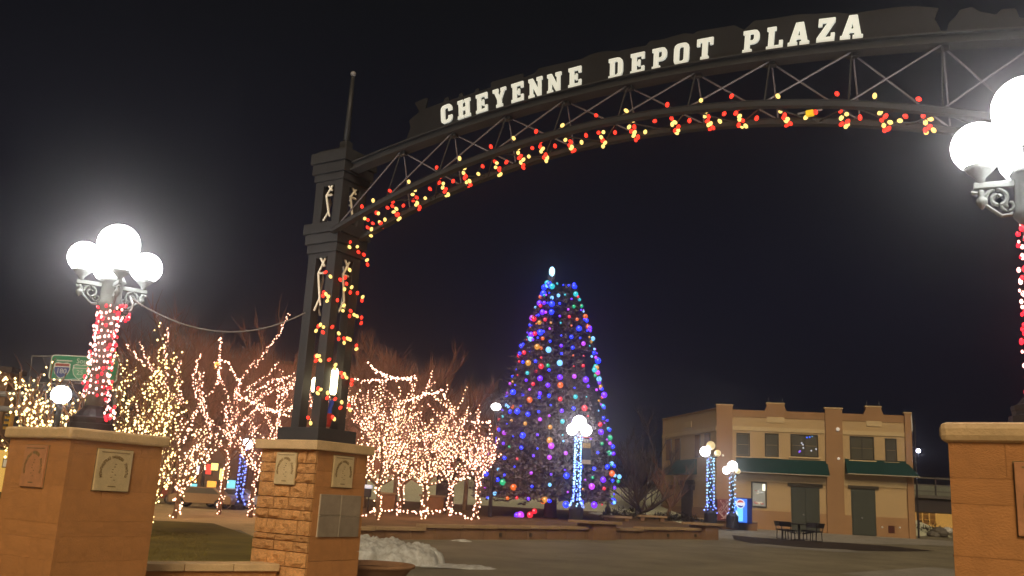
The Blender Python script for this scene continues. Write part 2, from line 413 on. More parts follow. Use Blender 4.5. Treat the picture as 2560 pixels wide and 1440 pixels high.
def pillar(label, loc, w, ztop, capw, capt, faces, seed, bevelcap=0.02, group=None, plaques=(), panel=None, textmat=None):
    """faces: dict side -> list of stone meshes; sides: front (-y), right (+x), back, left"""
    r = random.Random(seed)
    t = thing('stone_pillar', label, 'stone pillar', loc, YAW, group)
    core = w - (0.09 if faces['front'][2] > 1 else 0.024); zb = ztop - capt
    MB().box((0, 0, (zb - 0.3) / 2), (core, core, zb + 0.3)).build('mortar_core', M_mortar, t)
    half = w / 2
    side = {'front': (Vector((1, 0, 0)), Vector((0, -1, 0)), 0.0), 'right': (Vector((0, 1, 0)), Vector((1, 0, 0)), math.pi / 2),
            'back': (Vector((-1, 0, 0)), Vector((0, 1, 0)), math.pi), 'left': (Vector((0, -1, 0)), Vector((-1, 0, 0)), -math.pi / 2)}
    for s_, (X, N, rz) in side.items():
        fw = w if s_ in ('front', 'back') else w - 0.10
        kinds = faces.get(s_)
        if kinds is None: continue
        z = 0.0
        while z < zb - 0.02:
            h = min(r.choice((0.10, 0.13, 0.16, 0.2, 0.24)) * kinds[1], zb - z)
            if zb - z - h < 0.07: h = zb - z
            x = -fw / 2
            while x < fw / 2 - 1e-3:
                bw = min(r.uniform(0.20, 0.52) * kinds[1], fw / 2 - x)
                if fw / 2 - x - bw < 0.12: bw = fw / 2 - x
                d = 0.055 + r.uniform(-0.004, 0.004) * kinds[2]
                c = X * (x + bw / 2) + N * (half - 0.05 + d / 2 - 0.004) + Z * (z + h / 2)
                inst(r.choice(kinds[0]), 'stone', t, c, (bw - kinds[3], d, h - kinds[3]), (0, 0, rz))
                x += bw
            z += h
    # cap
    cb = MB().box((0, 0, ztop - capt / 2), (capw, capw, capt)); cb.build('cap', M_cap, t, bevel=bevelcap)
    for (s_, off, zc_, pw, ph, material, txt) in plaques:
        X, N, rz = side[s_]; O = X * off + N * (half + 0.006) + Z * zc_
        pq = MB().box((0, 0, 0), (pw, 0.05, ph)).build('plaque', material, t, loc=O, bevel=0.006); pq.rotation_euler = (0, 0, rz)
        fr = MB(); 
        for q in (-1, 1):
            fr.box((q * (pw / 2 + 0.004), 0.012, 0), (0.008, 0.03, ph + 0.016)); fr.box((0, 0.012, q * (ph / 2 + 0.004)), (pw + 0.016, 0.029, 0.008))
        f_ = fr.build('plaque_joint', M_engrave, pq)
        M4 = frame_m(Vector((0, -0.0262, 0)), Vector((1, 0, 0)), Vector((0, 0, 1)), Vector((0, -1, 0)))
        arc_letters(pw * 0.37, ph * 0.37, -0.02, pq, M4, textmat or M_engrave)
        rl = MB().box((0, -0.0265, -ph * 0.39), (pw * 0.22, 0.003, 0.014)); rl.box((0, -0.0265, ph * 0.43), (pw * 0.8, 0.003, 0.010))
        for q in range(7): rl.box((random.Random(q).uniform(-.03, .03), -0.0258, -0.11 + 0.03 * q), (0.02, 0.002, 0.010))
        rl.build('engraving', textmat or M_engrave, pq)
    if panel:
        s_, off, z0, z1, pw = panel; X, N, rz = side[s_]
        O = X * off + N * (half + 0.004) + Z * ((z0 + z1) / 2)
        bp = MB().box((0, 0.006, 0), (pw, 0.03, z1 - z0)).build('directory_panel', M_slate_joint, t, loc=O); bp.rotation_euler = (0, 0, rz)
        hh = (z1 - z0) / 2; hw = pw / 2
        for i in (-1, 1):
            for j in (-1, 1):
                MB().box((i * (hw / 2 + 0.003), -0.006, j * (hh / 2 + 0.002)), (hw - 0.02, 0.03, hh - 0.008)).build('slate_plate', M_slate, bp)
    return t
TC = Vector((-2.805, 14.0, 0))
ZCAP = 2.27
fr_, rt_ = (ROUGH, 0.86, 2.2, 0.010), (SMOOTH, 1.7, 0.4, 0.004)
sm_ = (SMOOTH, 1.7, 0.2, 0.0015)
PTXT = None
pillar('tall rough sandstone pillar carrying the grey steel tower, slate panel on its right face', TC, 1.10, ZCAP, 1.25, 0.135,
       {'front': fr_, 'right': rt_, 'back': rt_, 'left': fr_}, 3, 0.012,
       plaques=[('front', 0.0, 1.86, 0.40, 0.45, M_plaque, PTXT), ('right', 0.02, 1.86, 0.42, 0.45, M_plaque, PTXT)],
       panel=('right', 0.04, 0.94, 1.53, 0.86))
LP = Vector((-5.02, 11.32, 0))
pillar('wide orange sandstone pillar at the left edge, globe lamp with red lights on top', LP, 1.22, 2.125, 1.34, 0.13,
       {'front': sm_, 'right': sm_, 'back': sm_, 'left': sm_}, 5, 0.028,
       plaques=[('front', 0.0, 1.68, 0.44, 0.47, M_plaque_worn, PTXT), ('right', -0.04, 1.68, 0.46, 0.47, M_plaque, PTXT)])
RP = Vector((3.79, 6.475, 0))
pillar('close orange sandstone pillar cut off by the right edge, pale rounded cap', RP, 1.10, 2.275, 1.20, 0.135,
       {'front': sm_, 'right': sm_, 'back': sm_, 'left': (MIXED, 0.8, 2.0, 0.01)}, 9, 0.045,
       plaques=[('front', 0.06, 1.78, 0.44, 0.47, M_plaque_worn, PTXT)])

# low wall between the two left pillars
a = LP + U * 0.61 + V * 0.0; b = TC - U * 0.52 + V * 0.15
lw0 = P(330, 1423, 12.3); lw0.z = 0; lw1 = P(700, 1410, 13.45); lw1.z = 0
d = (lw1 - lw0); ln = d.length; d.normalize(); nrm = Vector((-d.y, d.x, 0))
zt = max(0.30, P(520, 1410, 12.85).z)
t = thing('low_seat_wall', 'low stone wall with pale slab top between the two left pillars', 'low wall', (lw0.x, lw0.y, 0), math.atan2(d.y, d.x))
MB().box((ln / 2, 0.19, zt / 2 - 0.25), (ln - 0.04, 0.30, zt + 0.30)).build('wall_body', M_stone, t)
nseg = 3
for i in range(nseg):
    MB().box((ln * (i + 0.5) / nseg, 0.19, zt - 0.045), (ln / nseg - 0.012, 0.42, 0.10)).build('cap_slab', M_cap, t, bevel=0.012)

# ================================================================ TOWER
def tower(label, loc, rich=True):
    t = thing('gateway_tower', label, 'steel tower', loc, YAW)
    def tier(z0, z1, w): return MB().box((0, 0, (z0 + z1) / 2), (w, w, z1 - z0))
    tier(ZCAP, 2.468, 0.82).build('plinth', M_steel, t, bevel=0.006)
    s = 0.57; pw = 0.165
    for z0, z1 in ((2.468, 5.159), (5.622, 6.335)):
        for i in (-1, 1):
            for j in (-1, 1):
                c = ((s - pw) / 2 * i, (s - pw) / 2 * j, (z0 + z1) / 2)
                MB().box(c, (pw, pw, z1 - z0)).build('post', M_steel, t, bevel=0.006)
        # inset web panels behind the openings leave the middle open
        for i in (-1, 1):
            MB().box((0.0, i * (s / 2 - 0.02), z1 - 0.04), (s - 2 * pw, 0.04, 0.08)).build('rail', M_steel, t)
            MB().box((i * (s / 2 - 0.02), 0.0, z1 - 0.04), (0.04, s - 2 * pw, 0.08)).build('rail', M_steel, t)
    for z0, z1, w in ((5.159, 5.30, 0.62), (5.302, 5.458, 0.685), (5.46, 5.622, 0.745), (6.335, 6.452, 0.62), (6.454, 6.62, 0.685), (6.622, 6.80, 0.745)):
        tier(z0, z1, w).build('collar', M_steel, t, bevel=0.006)
    tier(6.80, 6.86, 0.60).build('roof_plate', M_steel, t, bevel=0.01)
    f = MB().box((0, 0, 6.97), (0.15, 0.15, 0.22)).build('finial_base', M_steel, t, bevel=0.008)
    MB().tube([(0, 0, 7.08), (0, 0, 8.24)], [0.055, 0.030], 8).build('finial_pole', M_steel, t, smooth=True)
    MB().ball((0, 0, 8.28), 0.05, 10, 6).build('finial_ball', M_galv, t, smooth=True)
    # bent white bars inside the openings
    if rich:
        for z0, h in ((5.69, 0.60), (4.25, 0.86)):
            for k in range(4):
                rz = k * math.pi / 2
                zig = [(0.06, 1.0), (-0.045, 0.80), (-0.06, 0.62), (0.055, 0.42), (-0.01, 0.22), (-0.06, 0.0)]
                rot = Matrix.Rotation(rz, 3, 'Z'); mb = MB()
                f3 = lambda x, q: rot @ Vector((x, -0.262, z0 + h * q))
                mb.tube([f3(0.055, 0.95), f3(-0.06, 0.68), f3(0.02, 0.22), f3(-0.07, 0.0)], 0.018, 6)
                mb.tube([f3(-0.06, 1.0), f3(0.055, 0.80)], 0.018, 6); mb.tube([f3(-0.06, 0.68), f3(0.06, 0.68)], 0.018, 6)
                mb.tube([f3(0.02, 0.22), f3(0.055, 0.08)], 0.013, 6)
                mb.build('zigzag_sculpture', M_sculpt, t)
    return t
tw = tower('dark grey steel tower of four posts with stepped collars and a pole finial', TC)
# lit lamps and flag inside the tower
for n_, (x, y0, y1, Y, w_, lab) in enumerate(((785, 944, 980, 13.75, 0.050, 'short glowing lamp inside the left opening of the steel tower'), (832, 921, 987, 13.78, 0.052, 'tall glowing lamp inside the right opening of the steel tower'))):
    q0, q1 = P(x, y1, Y), P(x + 4, y0, Y)
    L = thing('tower_lamp', lab, 'lamp', (q0.x, q0.y, q0.z))
    hh = q1.z - q0.z
    MB().lathe([(w_ * 0.6, 0), (w_, 0.04), (w_, hh - 0.04), (w_ * 0.6, hh)], n=12).build('lit_tube', M_tube, L, smooth=True)
    MB().lathe([(0.03, -0.06), (0.045, -0.004)], n=10).build('socket', M_darkiron, L)
fl = P(826, 1000, 13.75)
t = thing('small_flag', 'small blue and red flag hanging inside the tower under the lamp', 'flag', (fl.x, fl.y, fl.z))
fm = MB()
hz = fl.z - 2.50
for i in range(9):
    z = -hz * i / 8
    for s_ in (0, 1): fm.v.append(Vector((0.075 * s_ - 0.03 + 0.012 * math.sin(i * 1.3 + s_), 0.02 * math.sin(i * 0.9 + 2 * s_), z)))
for i in range(8): fm.f.append([2 * i, 2 * i + 1, 2 * i + 3, 2 * i + 2]); fm.m.append(0 if i < 4 else 1)
o = fm.build('flag_cloth', [mat('flag_blue', (0.02, 0.06, 0.42), 0.8), mat('flag_red', (0.38, 0.03, 0.02), 0.8)], t, smooth=True)
sd = o.modifiers.new('thick', 'SOLIDIFY'); sd.thickness = 0.006
MB().tube([(-0.05, 0, 0.01), (0.07, 0, 0.01)], 0.008, 6).build('flag_rod', M_galv, t)

# ================================================================ ARCH TRUSS
VT = 0.114; DB = 0.284; T0, T1 = 0.29, 9.95
def ztop(t): return 6.4106 + 0.2182 * t - 0.0215 * t * t + 0.0197e-3 * (t - 5.5) ** 4
def zbot(t): return 5.326 + 0.4173 * t - 0.0415 * t * t
def AT(t, v, z): return TC + U * t + V * v + Z * z
arch = thing('arch_truss', 'long curved steel truss spanning from the tower over the plaza', 'arch', (0, 0, 0))
def chord(zf, v, prof, name, n=44):
    """sweep a rectangle/I section along the arch"""
    mb = MB(); k = len(prof)
    for i in range(n + 1):
        t_ = T0 + (T1 - T0) * i / n
        for dv, dz in prof: mb.v.append(AT(t_, v + dv, zf(t_) + dz))
    for i in range(n):
        for q in range(k): mb.f.append([i * k + q, i * k + (q + 1) % k, (i + 1) * k + (q + 1) % k, (i + 1) * k + q]); mb.m.append(0)
    mb.f += [list(range(k))[::-1], [n * k + q for q in range(k)]]; mb.m += [0, 0]
    return mb.build(name, M_steel, arch)
ib = [(-.10, -.01), (.10, -.01), (.10, .012), (.05, .016), (.05, .100), (.10, .105), (.10, .125), (-.10, .125), (-.10, .105), (-.05, .100), (-.05, .016), (-.10, .012)]
chord(ztop, VT, ib, 'top_chord')
rb = [(-.05, -.035), (.05, -.035), (.05, -.022), (.04, -.02), (.04, .03), (.05, .032), (.05, .04), (-.05, .04), (-.05, .032), (-.04, .03), (-.04, -.02), (-.05, -.022)]
chord(zbot, VT + DB, rb, 'bottom_chord'); chord(zbot, VT - DB, rb, 'bottom_chord')
S0, SP = 1.2985, 0.9407
for i in range(-1, 10):
    t_ = S0 + i * SP
    tp = AT(t_, VT, ztop(t_) + 0.0)
    if i >= 0 and t_ < T1:
        MB().box(AT(t_, VT, ztop(t_) - 0.03), (0.13, 0.08, 0.05), (U, V, Z)).build('gusset', M_steel, arch)
        for s_, mm, r_ in ((-1, M_rod, 0.011), (1, M_steel, 0.011)):  # far rods paler than near ones, their brighter lighting put into colour
            MB().tube([tp + V * (0.03 * s_), AT(t_, VT + DB * s_, zbot(t_) + 0.03)], r_, 6).build('vertical_rod', mm, arch)
    if 0 <= i and t_ - SP > T0 and t_ < T1 + .2:
        MB().tube([tp + V * 0.03, AT(t_ - SP, VT + DB, zbot(t_ - SP) + 0.03)], 0.012, 6).build('diagonal_rod', M_rod, arch)
    if 0 <= i and t_ + SP < T1 + .1:
        MB().tube([tp - V * 0.03, AT(t_ + SP, VT - DB, zbot(t_ + SP) + 0.03)], 0.012, 6).build('diagonal_rod', M_rod, arch)
    if i >= 0 and t_ + SP / 2 < T1:
        MB().tube([AT(t_, VT + DB, zbot(t_)), AT(t_ + SP / 2, VT - DB, zbot(t_ + SP / 2))], 0.010, 5).build('lateral_rod', M_steel, arch)
        MB().tube([AT(t_ + SP / 2, VT - DB, zbot(t_ + SP / 2)), AT(min(t_ + SP, T1), VT + DB, zbot(min(t_ + SP, T1)))], 0.010, 5).build('lateral_rod', M_steel, arch)
# second tower, outside the picture, that carries the far end
tw2 = tower('grey steel tower beyond the right edge carrying the end of the arch', TC + U * 10.25, False)

# ---- sign: dark train silhouette with raised white letters
LET = {
 'H': ([(0,0),(3.8,0),(3.8,1.7),(3.1,1.7),(3.1,4.1),(5.3,4.1),(5.3,1.7),(4.6,1.7),(4.6,0),(8.4,0),(8.4,1.7),(7.7,1.7),(7.7,8.3),(8.4,8.3),(8.4,10),(4.6,10),(4.6,8.3),(5.3,8.3),(5.3,5.9),(3.1,5.9),(3.1,8.3),(3.8,8.3),(3.8,10),(0,10),(0,8.3),(.7,8.3),(.7,1.7),(0,1.7)], []),
 'E': ([(0,0),(7.4,0),(7.4,3.4),(5.9,3.4),(5.9,1.8),(3.2,1.8),(3.2,4.2),(4.2,4.2),(4.2,3.4),(5.2,3.4),(5.2,6.6),(4.2,6.6),(4.2,5.8),(3.2,5.8),(3.2,8.2),(5.9,8.2),(5.9,6.8),(7.4,6.8),(7.4,10),(0,10),(0,8.3),(.8,8.3),(.8,1.7),(0,1.7)], []),
 'C': ([(7.6,3.7),(7.6,2.2),(7.2,1.0),(6.2,.2),(5,0),(2.6,0),(1.4,.2),(.4,1),(0,2.3),(0,7.7),(.4,9),(1.4,9.8),(2.6,10),(5,10),(6.2,9.8),(7.2,9),(7.6,7.8),(7.6,6.3),(5.1,6.3),(5.1,7.6),(4.6,8.2),(3.1,8.2),(2.6,7.6),(2.6,2.4),(3.1,1.8),(4.6,1.8),(5.1,2.4),(5.1,3.7)], []),
 'O': ([(2.6,0),(5,0),(6.2,.2),(7.2,1),(7.6,2.3),(7.6,7.7),(7.2,9),(6.2,9.8),(5,10),(2.6,10),(1.4,9.8),(.4,9),(0,7.7),(0,2.3),(.4,1),(1.4,.2)], [[(3.1,1.8),(2.6,2.4),(2.6,7.6),(3.1,8.2),(4.5,8.2),(5,7.6),(5,2.4),(4.5,1.8)]]),
 'Y': ([(2,0),(6,0),(6,1.7),(5.3,1.7),(5.3,4),(7.3,8.3),(8.2,8.3),(8.2,10),(4.9,10),(4.9,8.3),(5.2,8.3),(4.1,5.9),(3,8.3),(3.3,8.3),(3.3,10),(-.2,10),(-.2,8.3),(.7,8.3),(2.7,4),(2.7,1.7),(2,1.7)], []),
 'N': ([(0,0),(3.4,0),(3.4,1.7),(2.6,1.7),(2.6,5.6),(5.6,0),(7.7,0),(7.7,8.3),(8.4,8.3),(8.4,10),(5,10),(5,8.3),(5.8,8.3),(5.8,4.2),(2.7,10),(0,10),(0,8.3),(.8,8.3),(.8,1.7),(0,1.7)], []),
 'D': ([(0,0),(5.0,0),(6.4,.4),(7.4,1.5),(7.8,3),(7.8,7),(7.4,8.5),(6.4,9.6),(5.0,10),(0,10),(0,8.3),(.8,8.3),(.8,1.7),(0,1.7)], [[(3.2,1.8),(3.2,8.2),(4.6,8.2),(5.2,7.4),(5.2,2.6),(4.6,1.8)]]),
 'P': ([(0,0),(4.2,0),(4.2,1.7),(3.2,1.7),(3.2,3.8),(5.2,3.8),(6.7,4.3),(7.5,5.4),(7.6,6.4),(7.6,7.6),(7.3,8.8),(6.5,9.7),(5.2,10),(0,10),(0,8.3),(.8,8.3),(.8,1.7),(0,1.7)], [[(3.2,5.5),(3.2,8.3),(4.6,8.3),(5.1,7.7),(5.1,6.1),(4.6,5.5)]]),
 'T': ([(2,0),(6,0),(6,1.7),(5.3,1.7),(5.3,8.2),(6.5,8.2),(6.5,6.6),(8,6.6),(8,10),(0,10),(0,6.6),(1.5,6.6),(1.5,8.2),(2.7,8.2),(2.7,1.7),(2,1.7)], []),
 'L': ([(0,0),(7.4,0),(7.4,3.8),(5.8,3.8),(5.8,1.8),(3.3,1.8),(3.3,8.3),(4.1,8.3),(4.1,10),(0,10),(0,8.3),(.8,8.3),(.8,1.7),(0,1.7)], []),
 'A': ([(-.2,0),(3.9,0),(3.9,1.7),(3.2,1.7),(3.5,2.8),(5.5,2.8),(5.8,1.7),(5.1,1.7),(5.1,0),(9.2,0),(9.2,1.7),(8.5,1.7),(6.2,10),(2.8,10),(.5,1.7),(-.2,1.7)], [[(3.9,4.3),(4.5,7.2),(5.1,4.3)]]),
 'Z': ([(0,0),(7.6,0),(7.6,3.6),(6,3.6),(6,2),(3.3,2),(7.4,8.2),(7.4,10),(.3,10),(.3,6.6),(1.9,6.6),(1.9,8),(4.2,8),(0,1.8)], []),
}
sign = thing('arch_sign', 'dark train shaped steel sign on top of the arch with white CHEYENNE DEPOT PLAZA letters', 'sign', (0, 0, 0))
SO = AT(0, VT, 0)
def TZ(x, y, v=VT):
    q = on_plane(x, y, AT(0, v, 0), V); return (q - AT(0, v, 0)).dot(U), q.z
outl = [(1019,344),(1028,319),(1024,303),(1034,293),(1046,284),(1049,279),(1039,258),(1055,250),(1071,245),(1065,272),(1085,265),(1110,256),(1112,247),(1122,243),(1124,252),(1148,244),(1149,236),(1157,232),(1159,242),(1188,232),(1190,224),(1198,221),(1199,229),(1229,219),(1229,206),(1262,197),(1308,184),(1310,195),(1338,184),(1347,172),(1400,160),(1454,149),(1475,138),(1500,131),(1525,128),(1545,130),(1570,124),(1590,119),(1616,115),(1625,104),(1660,99),(1690,90),(1712,84),(1735,86),(1744,79),(1790,72),(1837,64),(1848,70),(1862,75),(1887,53),(1940,47),(1994,37),(2040,36),(2090,32),(2125,36),(2190,26),(2249,18),(2300,17),(2348,21),(2340,40),(2337,50),(2345,62),(2352,77)]
top_pts = [TZ(x, y) for x, y in outl]
tl, tr = top_pts[0][0], top_pts[-1][0]
nb = 40; bot_pts = [(tr + (tl + 0.02 - tr) * i / nb, ztop(tr + (tl + 0.02 - tr) * i / nb) + 0.124) for i in range(nb + 1)]
MB().prism(top_pts[::-1] + bot_pts[::-1], SO, U, Z, V, -0.012, 0.012).build('sign_panel', M_steel_dk, sign)
tr2 = [TZ(x, y) for x, y in ((2366,94),(2372,60),(2392,40),(2400,26),(2430,18),(2450,30),(2490,38),(2505,24),(2540,22),(2548,45),(2590,60),(2600,100))]
tt0, tt1 = tr2[0][0], tr2[-1][0]
MB().prism(tr2[::-1] + [(tt0 + (tt1 - tt0) * i / 10, ztop(tt0 + (tt1 - tt0) * i / 10) + 0.124) for i in range(11)], SO, U, Z, V, -0.012, 0.012).build('sign_panel', M_steel_dk, sign)
WORDS = [('C',1117,285),('H',1160.6,272),('E',1204.8,258),('Y',1249,245),('E',1294,231),('N',1339,219.5),('N',1386,208),('E',1437.5,193.5),('D',1539.7,171),('E',1594,159),('P',1649,147),('O',1704,135.5),('T',1762.5,123.5),('P',1878,104.5),('L',1937.5,96),('A',1998,85.5),('Z',2065.6,75.8),('A',2131,68.5)]
for ch, x, y in WORDS:
    t_, z_ = TZ(x, y, VT + 0.03)
    sl = 0.2182 - 0.043 * t_
    X = (U + Z * sl).normalized(); Yv = X.cross(-V) if (X.cross(-V)).z > 0 else V.cross(X)
    if Yv.z < 0: Yv = -Yv
    out, holes = LET[ch]; k = 0.0298; kx = 0.0265
    w_ = max(q[0] for q in out) + min(q[0] for q in out)
    cc = lambda l: [((a_ - w_ / 2) * kx, (b_ - 5) * k) for a_, b_ in l]
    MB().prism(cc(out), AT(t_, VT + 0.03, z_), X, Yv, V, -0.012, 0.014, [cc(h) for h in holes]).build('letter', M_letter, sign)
    for dx_ in (-0.05, 0.05):
        pass

# ================================================================ BULBS ON THE ARCH AND TOWER
def bulb_mesh(name, color, strength, r=0.036, core=True):
    mb = MB(); mb.ball((0, 0, -0.4 * r), r, 8, 6, 0, 1.35)
    return mb.mesh(name, [emit(name + '_glow', color, strength)], True)
B_red = bulb_mesh('red_bulb', (1.0, 0.030, 0.014), 2.3, 0.025)
B_cream = bulb_mesh('cream_bulb', (1.0, 0.66, 0.17), 2.0, 0.025)
gar = thing('arch_garland', 'zigzag garland of red and cream bulbs strung along the arch underside', 'light garland', (0, 0, 0))
xs = [917, 945, 985, 1035, 1105, 1162, 1240, 1297, 1354, 1421, 1500, 1578, 1682, 1767, 1845, 1957, 2104, 2205, 2310]
def near_t(x, y):
    return TZ(x, y, VT + DB)[0]
r2 = random.Random(11)
def proj(q):
    d_ = q - CAMLOC; w_ = d_.dot(FWD); return (W0 / 2 + F * d_.dot(CX) / w_, H0 / 2 - F * d_.dot(CU) / w_)
def t_for_x(x, v):
    lo, hi = 0.0, 10.4
    for _ in range(40):
        m_ = (lo + hi) / 2
        if proj(AT(m_, v, zbot(m_)))[0] < x: lo = m_
        else: hi = m_
    return lo
wire = MB(); prev = None
for i, x in enumerate(xs):
    ta = t_for_x(x - 12, VT + DB); tb = t_for_x(x + 13, VT - DB)
    n = 6 if i > 1 else 4
    pts = []
    for k in range(n):
        s_ = k / (n - 1); tt = ta + (tb - ta) * s_
        q = AT(tt, VT + DB - 2 * DB * s_, zbot(tt) + 0.12 - 0.15 * s_ - 0.05 * math.sin(math.pi * s_)); pts.append(q)
    if prev is not None:
        wire.tube([prev, (prev + pts[0]) / 2 - Z * 0.02, pts[0]], 0.004, 4)
        for k, s_ in enumerate((0.45,) if i % 2 else (0.35, 0.6)):
            q = prev.lerp(pts[0], s_ + r2.uniform(-.05, .05)) - Z * (0.05 * math.sin(math.pi * s_))
            inst(B_red if (i + k) % 2 else B_cream, 'bulb', gar, q, rot=(r2.uniform(-1, 1), r2.uniform(-1, 1), 0))
    wire.tube(pts, 0.004, 4)
    for k, q in enumerate(pts):
        for s_ in range(2 if 0 < k < n - 1 else 1):
            me = (B_red, B_cream)[(k + s_ + i) % 2]
            inst(me, 'bulb', gar, q + U * (r2.uniform(-.018, .018) + (0.045 if s_ else -0.015)) + Z * (r2.uniform(-.018, .018) - 0.04 * s_), rot=(r2.uniform(-1.1, 1.1), r2.uniform(-1.1, 1.1), 0))
    prev = pts[-1]
wire.build('garland_cord', M_wire, gar)
tg = thing('tower_garland', 'red and cream bulb garland wound in slanting bands around the steel tower', 'light garland', (0, 0, 0))
def on_tower(x, y):
    """point on the front-left or right face of the tower shaft"""
    s = 0.285 + 0.03
    a_ = on_plane(x, y, TC + V * s, V); b_ = on_plane(x, y, TC + U * s, U)
    if (a_ - TC).dot(U) < s + 0.005: return a_, V
    return b_, U
BANDS = [[(872,607),(890,620),(905,636),(915,651)], [(818,684),(829,690),(846,700)], [(862,712),(876,720),(890,736),(904,740)],
         [(813,729),(825,742),(840,750),(857,766),(872,779),(888,789),(900,797)], [(799,816),(812,820),(828,817),(842,836),(856,846),(870,852),(888,862)],
         [(792,892),(802,890),(820,902),(836,911),(850,930),(861,945),(876,949)], [(799,972),(815,983),(835,1000),(850,1008),(868,1014)], [(860,696),(870,676)], [(773,1046),(780,1058)], [(828,1040),(832,1046)]]
wire = MB()
for bi, bd in enumerate(BANDS):
    pts = [on_tower(x, y) for x, y in bd]
    wire.tube([q for q, n_ in pts], 0.004, 4)
    for k, (q, n_) in enumerate(pts):
        inst((B_red, B_cream)[k % 2], 'bulb', tg, q + n_ * 0.03 + Z * r2.uniform(-.01, .03), rot=(r2.uniform(-.9, .9), r2.uniform(-.9, .9), 0))
        if k % 3 == 2 or len(bd) < 4: continue
        q2 = q + Z * (-0.062) + U * r2.uniform(-.03, .03) + n_ * 0.03
        inst((B_cream, B_red)[(k + bi) % 2], 'bulb', tg, q2, rot=(r2.uniform(-.9, .9), r2.uniform(-.9, .9), 0))
        if k + 1 < len(pts) and len(bd) > 4 and k % 2 == 0:
            q3 = q.lerp(pts[k + 1][0], 0.5)
            inst((B_cream, B_red)[k % 2], 'bulb', tg, q3 + n_ * 0.04 + Z * r2.uniform(-.02, .04), rot=(r2.uniform(-.9, .9), r2.uniform(-.9, .9), 0))
wire.build('garland_cord', M_wire, tg)
q = AT(t_for_x(2025, VT), VT, 0); q.z = zbot((q - TC).dot(U)) + 0.0
wl_ = thing('work_light', 'small yellow work light fixed between the bottom chords of the arch', 'work light', (q.x, q.y, q.z), YAW)
MB().box((0, 0, 0), (0.09, 0.06, 0.07)).build('housing', emit('yellow_housing', (1.0, 0.62, 0.02), 0.55, (0.6, 0.4, 0.02)), wl_, bevel=0.01)
MB().tube([(-0.14, 0, 0.02), (0.14, 0, 0.02)], 0.012, 6).build('bracket', M_galv, wl_)

# ================================================================ GLOBE LAMPS ON PILLARS
def spiral(c, X, Zv, r0, turns, n, rev=1):
    return [c + X * (r0 * (1 - 0.75 * i / n) * math.cos(rev * turns * 6.283 * i / n)) + Zv * (r0 * (1 - 0.75 * i / n) * math.sin(rev * turns * 6.283 * i / n)) for i in range(n + 1)]
def globe_lamp(label, loc, zg, ztopg, rz, post_h, arm=0.40, rg=0.195, rt=0.256, drop=0.30, group='white globe lamps on the entrance pillars'):
    """loc = foot on the pillar cap, heights measured from it"""
    t = thing('globe_lamp', label, 'street lamp', loc, rz, group)
    MB().lathe([(0.27, 0), (0.27, 0.09), (0.245, 0.10), (0.245, 0.125), (0.25, 0.135), (0.25, 0.165), (0.21, 0.18), (0.17, 0.23), (0.13, 0.27), (0.11, 0.31)], n=16).build('base', M_darkiron, t, smooth=False)
    za = ztopg - drop - 0.13 - rg * 0.93
    MB().lathe([(0.105, 0.30), (0.088, za - 0.34), (0.15, za - 0.26), (0.13, za - 0.2), (0.13, za + 0.04), (0.16, za + 0.06), (0.10, za + 0.16), (0.085, ztopg - rt - 0.10), (0.13, ztopg - rt - 0.02), (0.15, ztopg - rt + 0.05)], n=14).build('post', M_lampmetal, t, smooth=True)
    MB().ball((0, 0, ztopg), rt, 32, 20).build('globe', M_globe, t, smooth=True)
    for k in range(4):
        a_ = k * math.pi / 2; X = Vector((math.cos(a_), math.sin(a_), 0)); N = Vector((-math.sin(a_), math.cos(a_), 0))
        am = MB().box(X * (arm / 2 + 0.05) + Z * za, (arm, 0.045, 0.05), (X, N, Z))
        ab = am.build('arm', M_lampmetal, t, bevel=0.006)
        sc_ = MB(); c0 = X * 0.24 + Z * (za - 0.11)
        sc_.tube(spiral(c0, X, Z, 0.085, 1.4, 22), 0.016, 6); sc_.tube([X * 0.15 + Z * (za - 0.24), X * 0.22 + Z * (za - 0.25), X * 0.32 + Z * (za - 0.16), X * 0.36 + Z * (za - 0.06), X * 0.42 + Z * (za - 0.05)], 0.016, 6)
        sc_.tube(spiral(X * 0.17 + Z * (za - 0.17), X, Z, 0.05, 1.2, 14, -1), 0.013, 6)
        sc_.build('scroll', M_lampmetal, ab)
        gz = za + 0.13 + rg * 0.93
        MB().ball(X * arm + Z * gz, rg, 28, 18).build('globe', M_globe, t, smooth=True)
        cu_ = MB().lathe([(0.03, za + 0.02), (0.035, za + 0.06), (0.09, za + 0.115), (0.115, za + 0.15)], X * arm, 14)
        cu_.build('globe_holder', M_lampmetal, t, smooth=True)
        MB().lathe([(0.012, za - 0.03), (0.03, za - 0.06), (0.015, za - 0.08), (0.04, za - 0.11), (0.042, za - 0.14), (0.02, za - 0.17), (0.004, za - 0.19)], X * arm, 12).build('drop_finial', M_lampmetal, t, smooth=True)
    return t
zL = P(305, 612, LP.y).z; zR = P(2572, 272, RP.y).z
lampL = globe_lamp('lit five globe lamp wrapped in red lights on the left pillar', (LP.x, LP.y, 2.125), 0, zL - 2.125, math.radians(215), 2.0, arm=0.37, drop=0.24)
lampR = globe_lamp('lit five globe lamp cut by the right edge on the right pillar', (RP.x + 0.06, RP.y, 2.275), 0, zR - 2.275, math.radians(156), 2.0, arm=0.35, drop=0.28, rt=0.25)
BW_red = bulb_mesh('pink_wrap', (1.0, 0.42, 0.36), 6.0, 0.0135)
BW_red2 = bulb_mesh('red_wrap', (1.0, 0.016, 0.03), 3.6, 0.017)
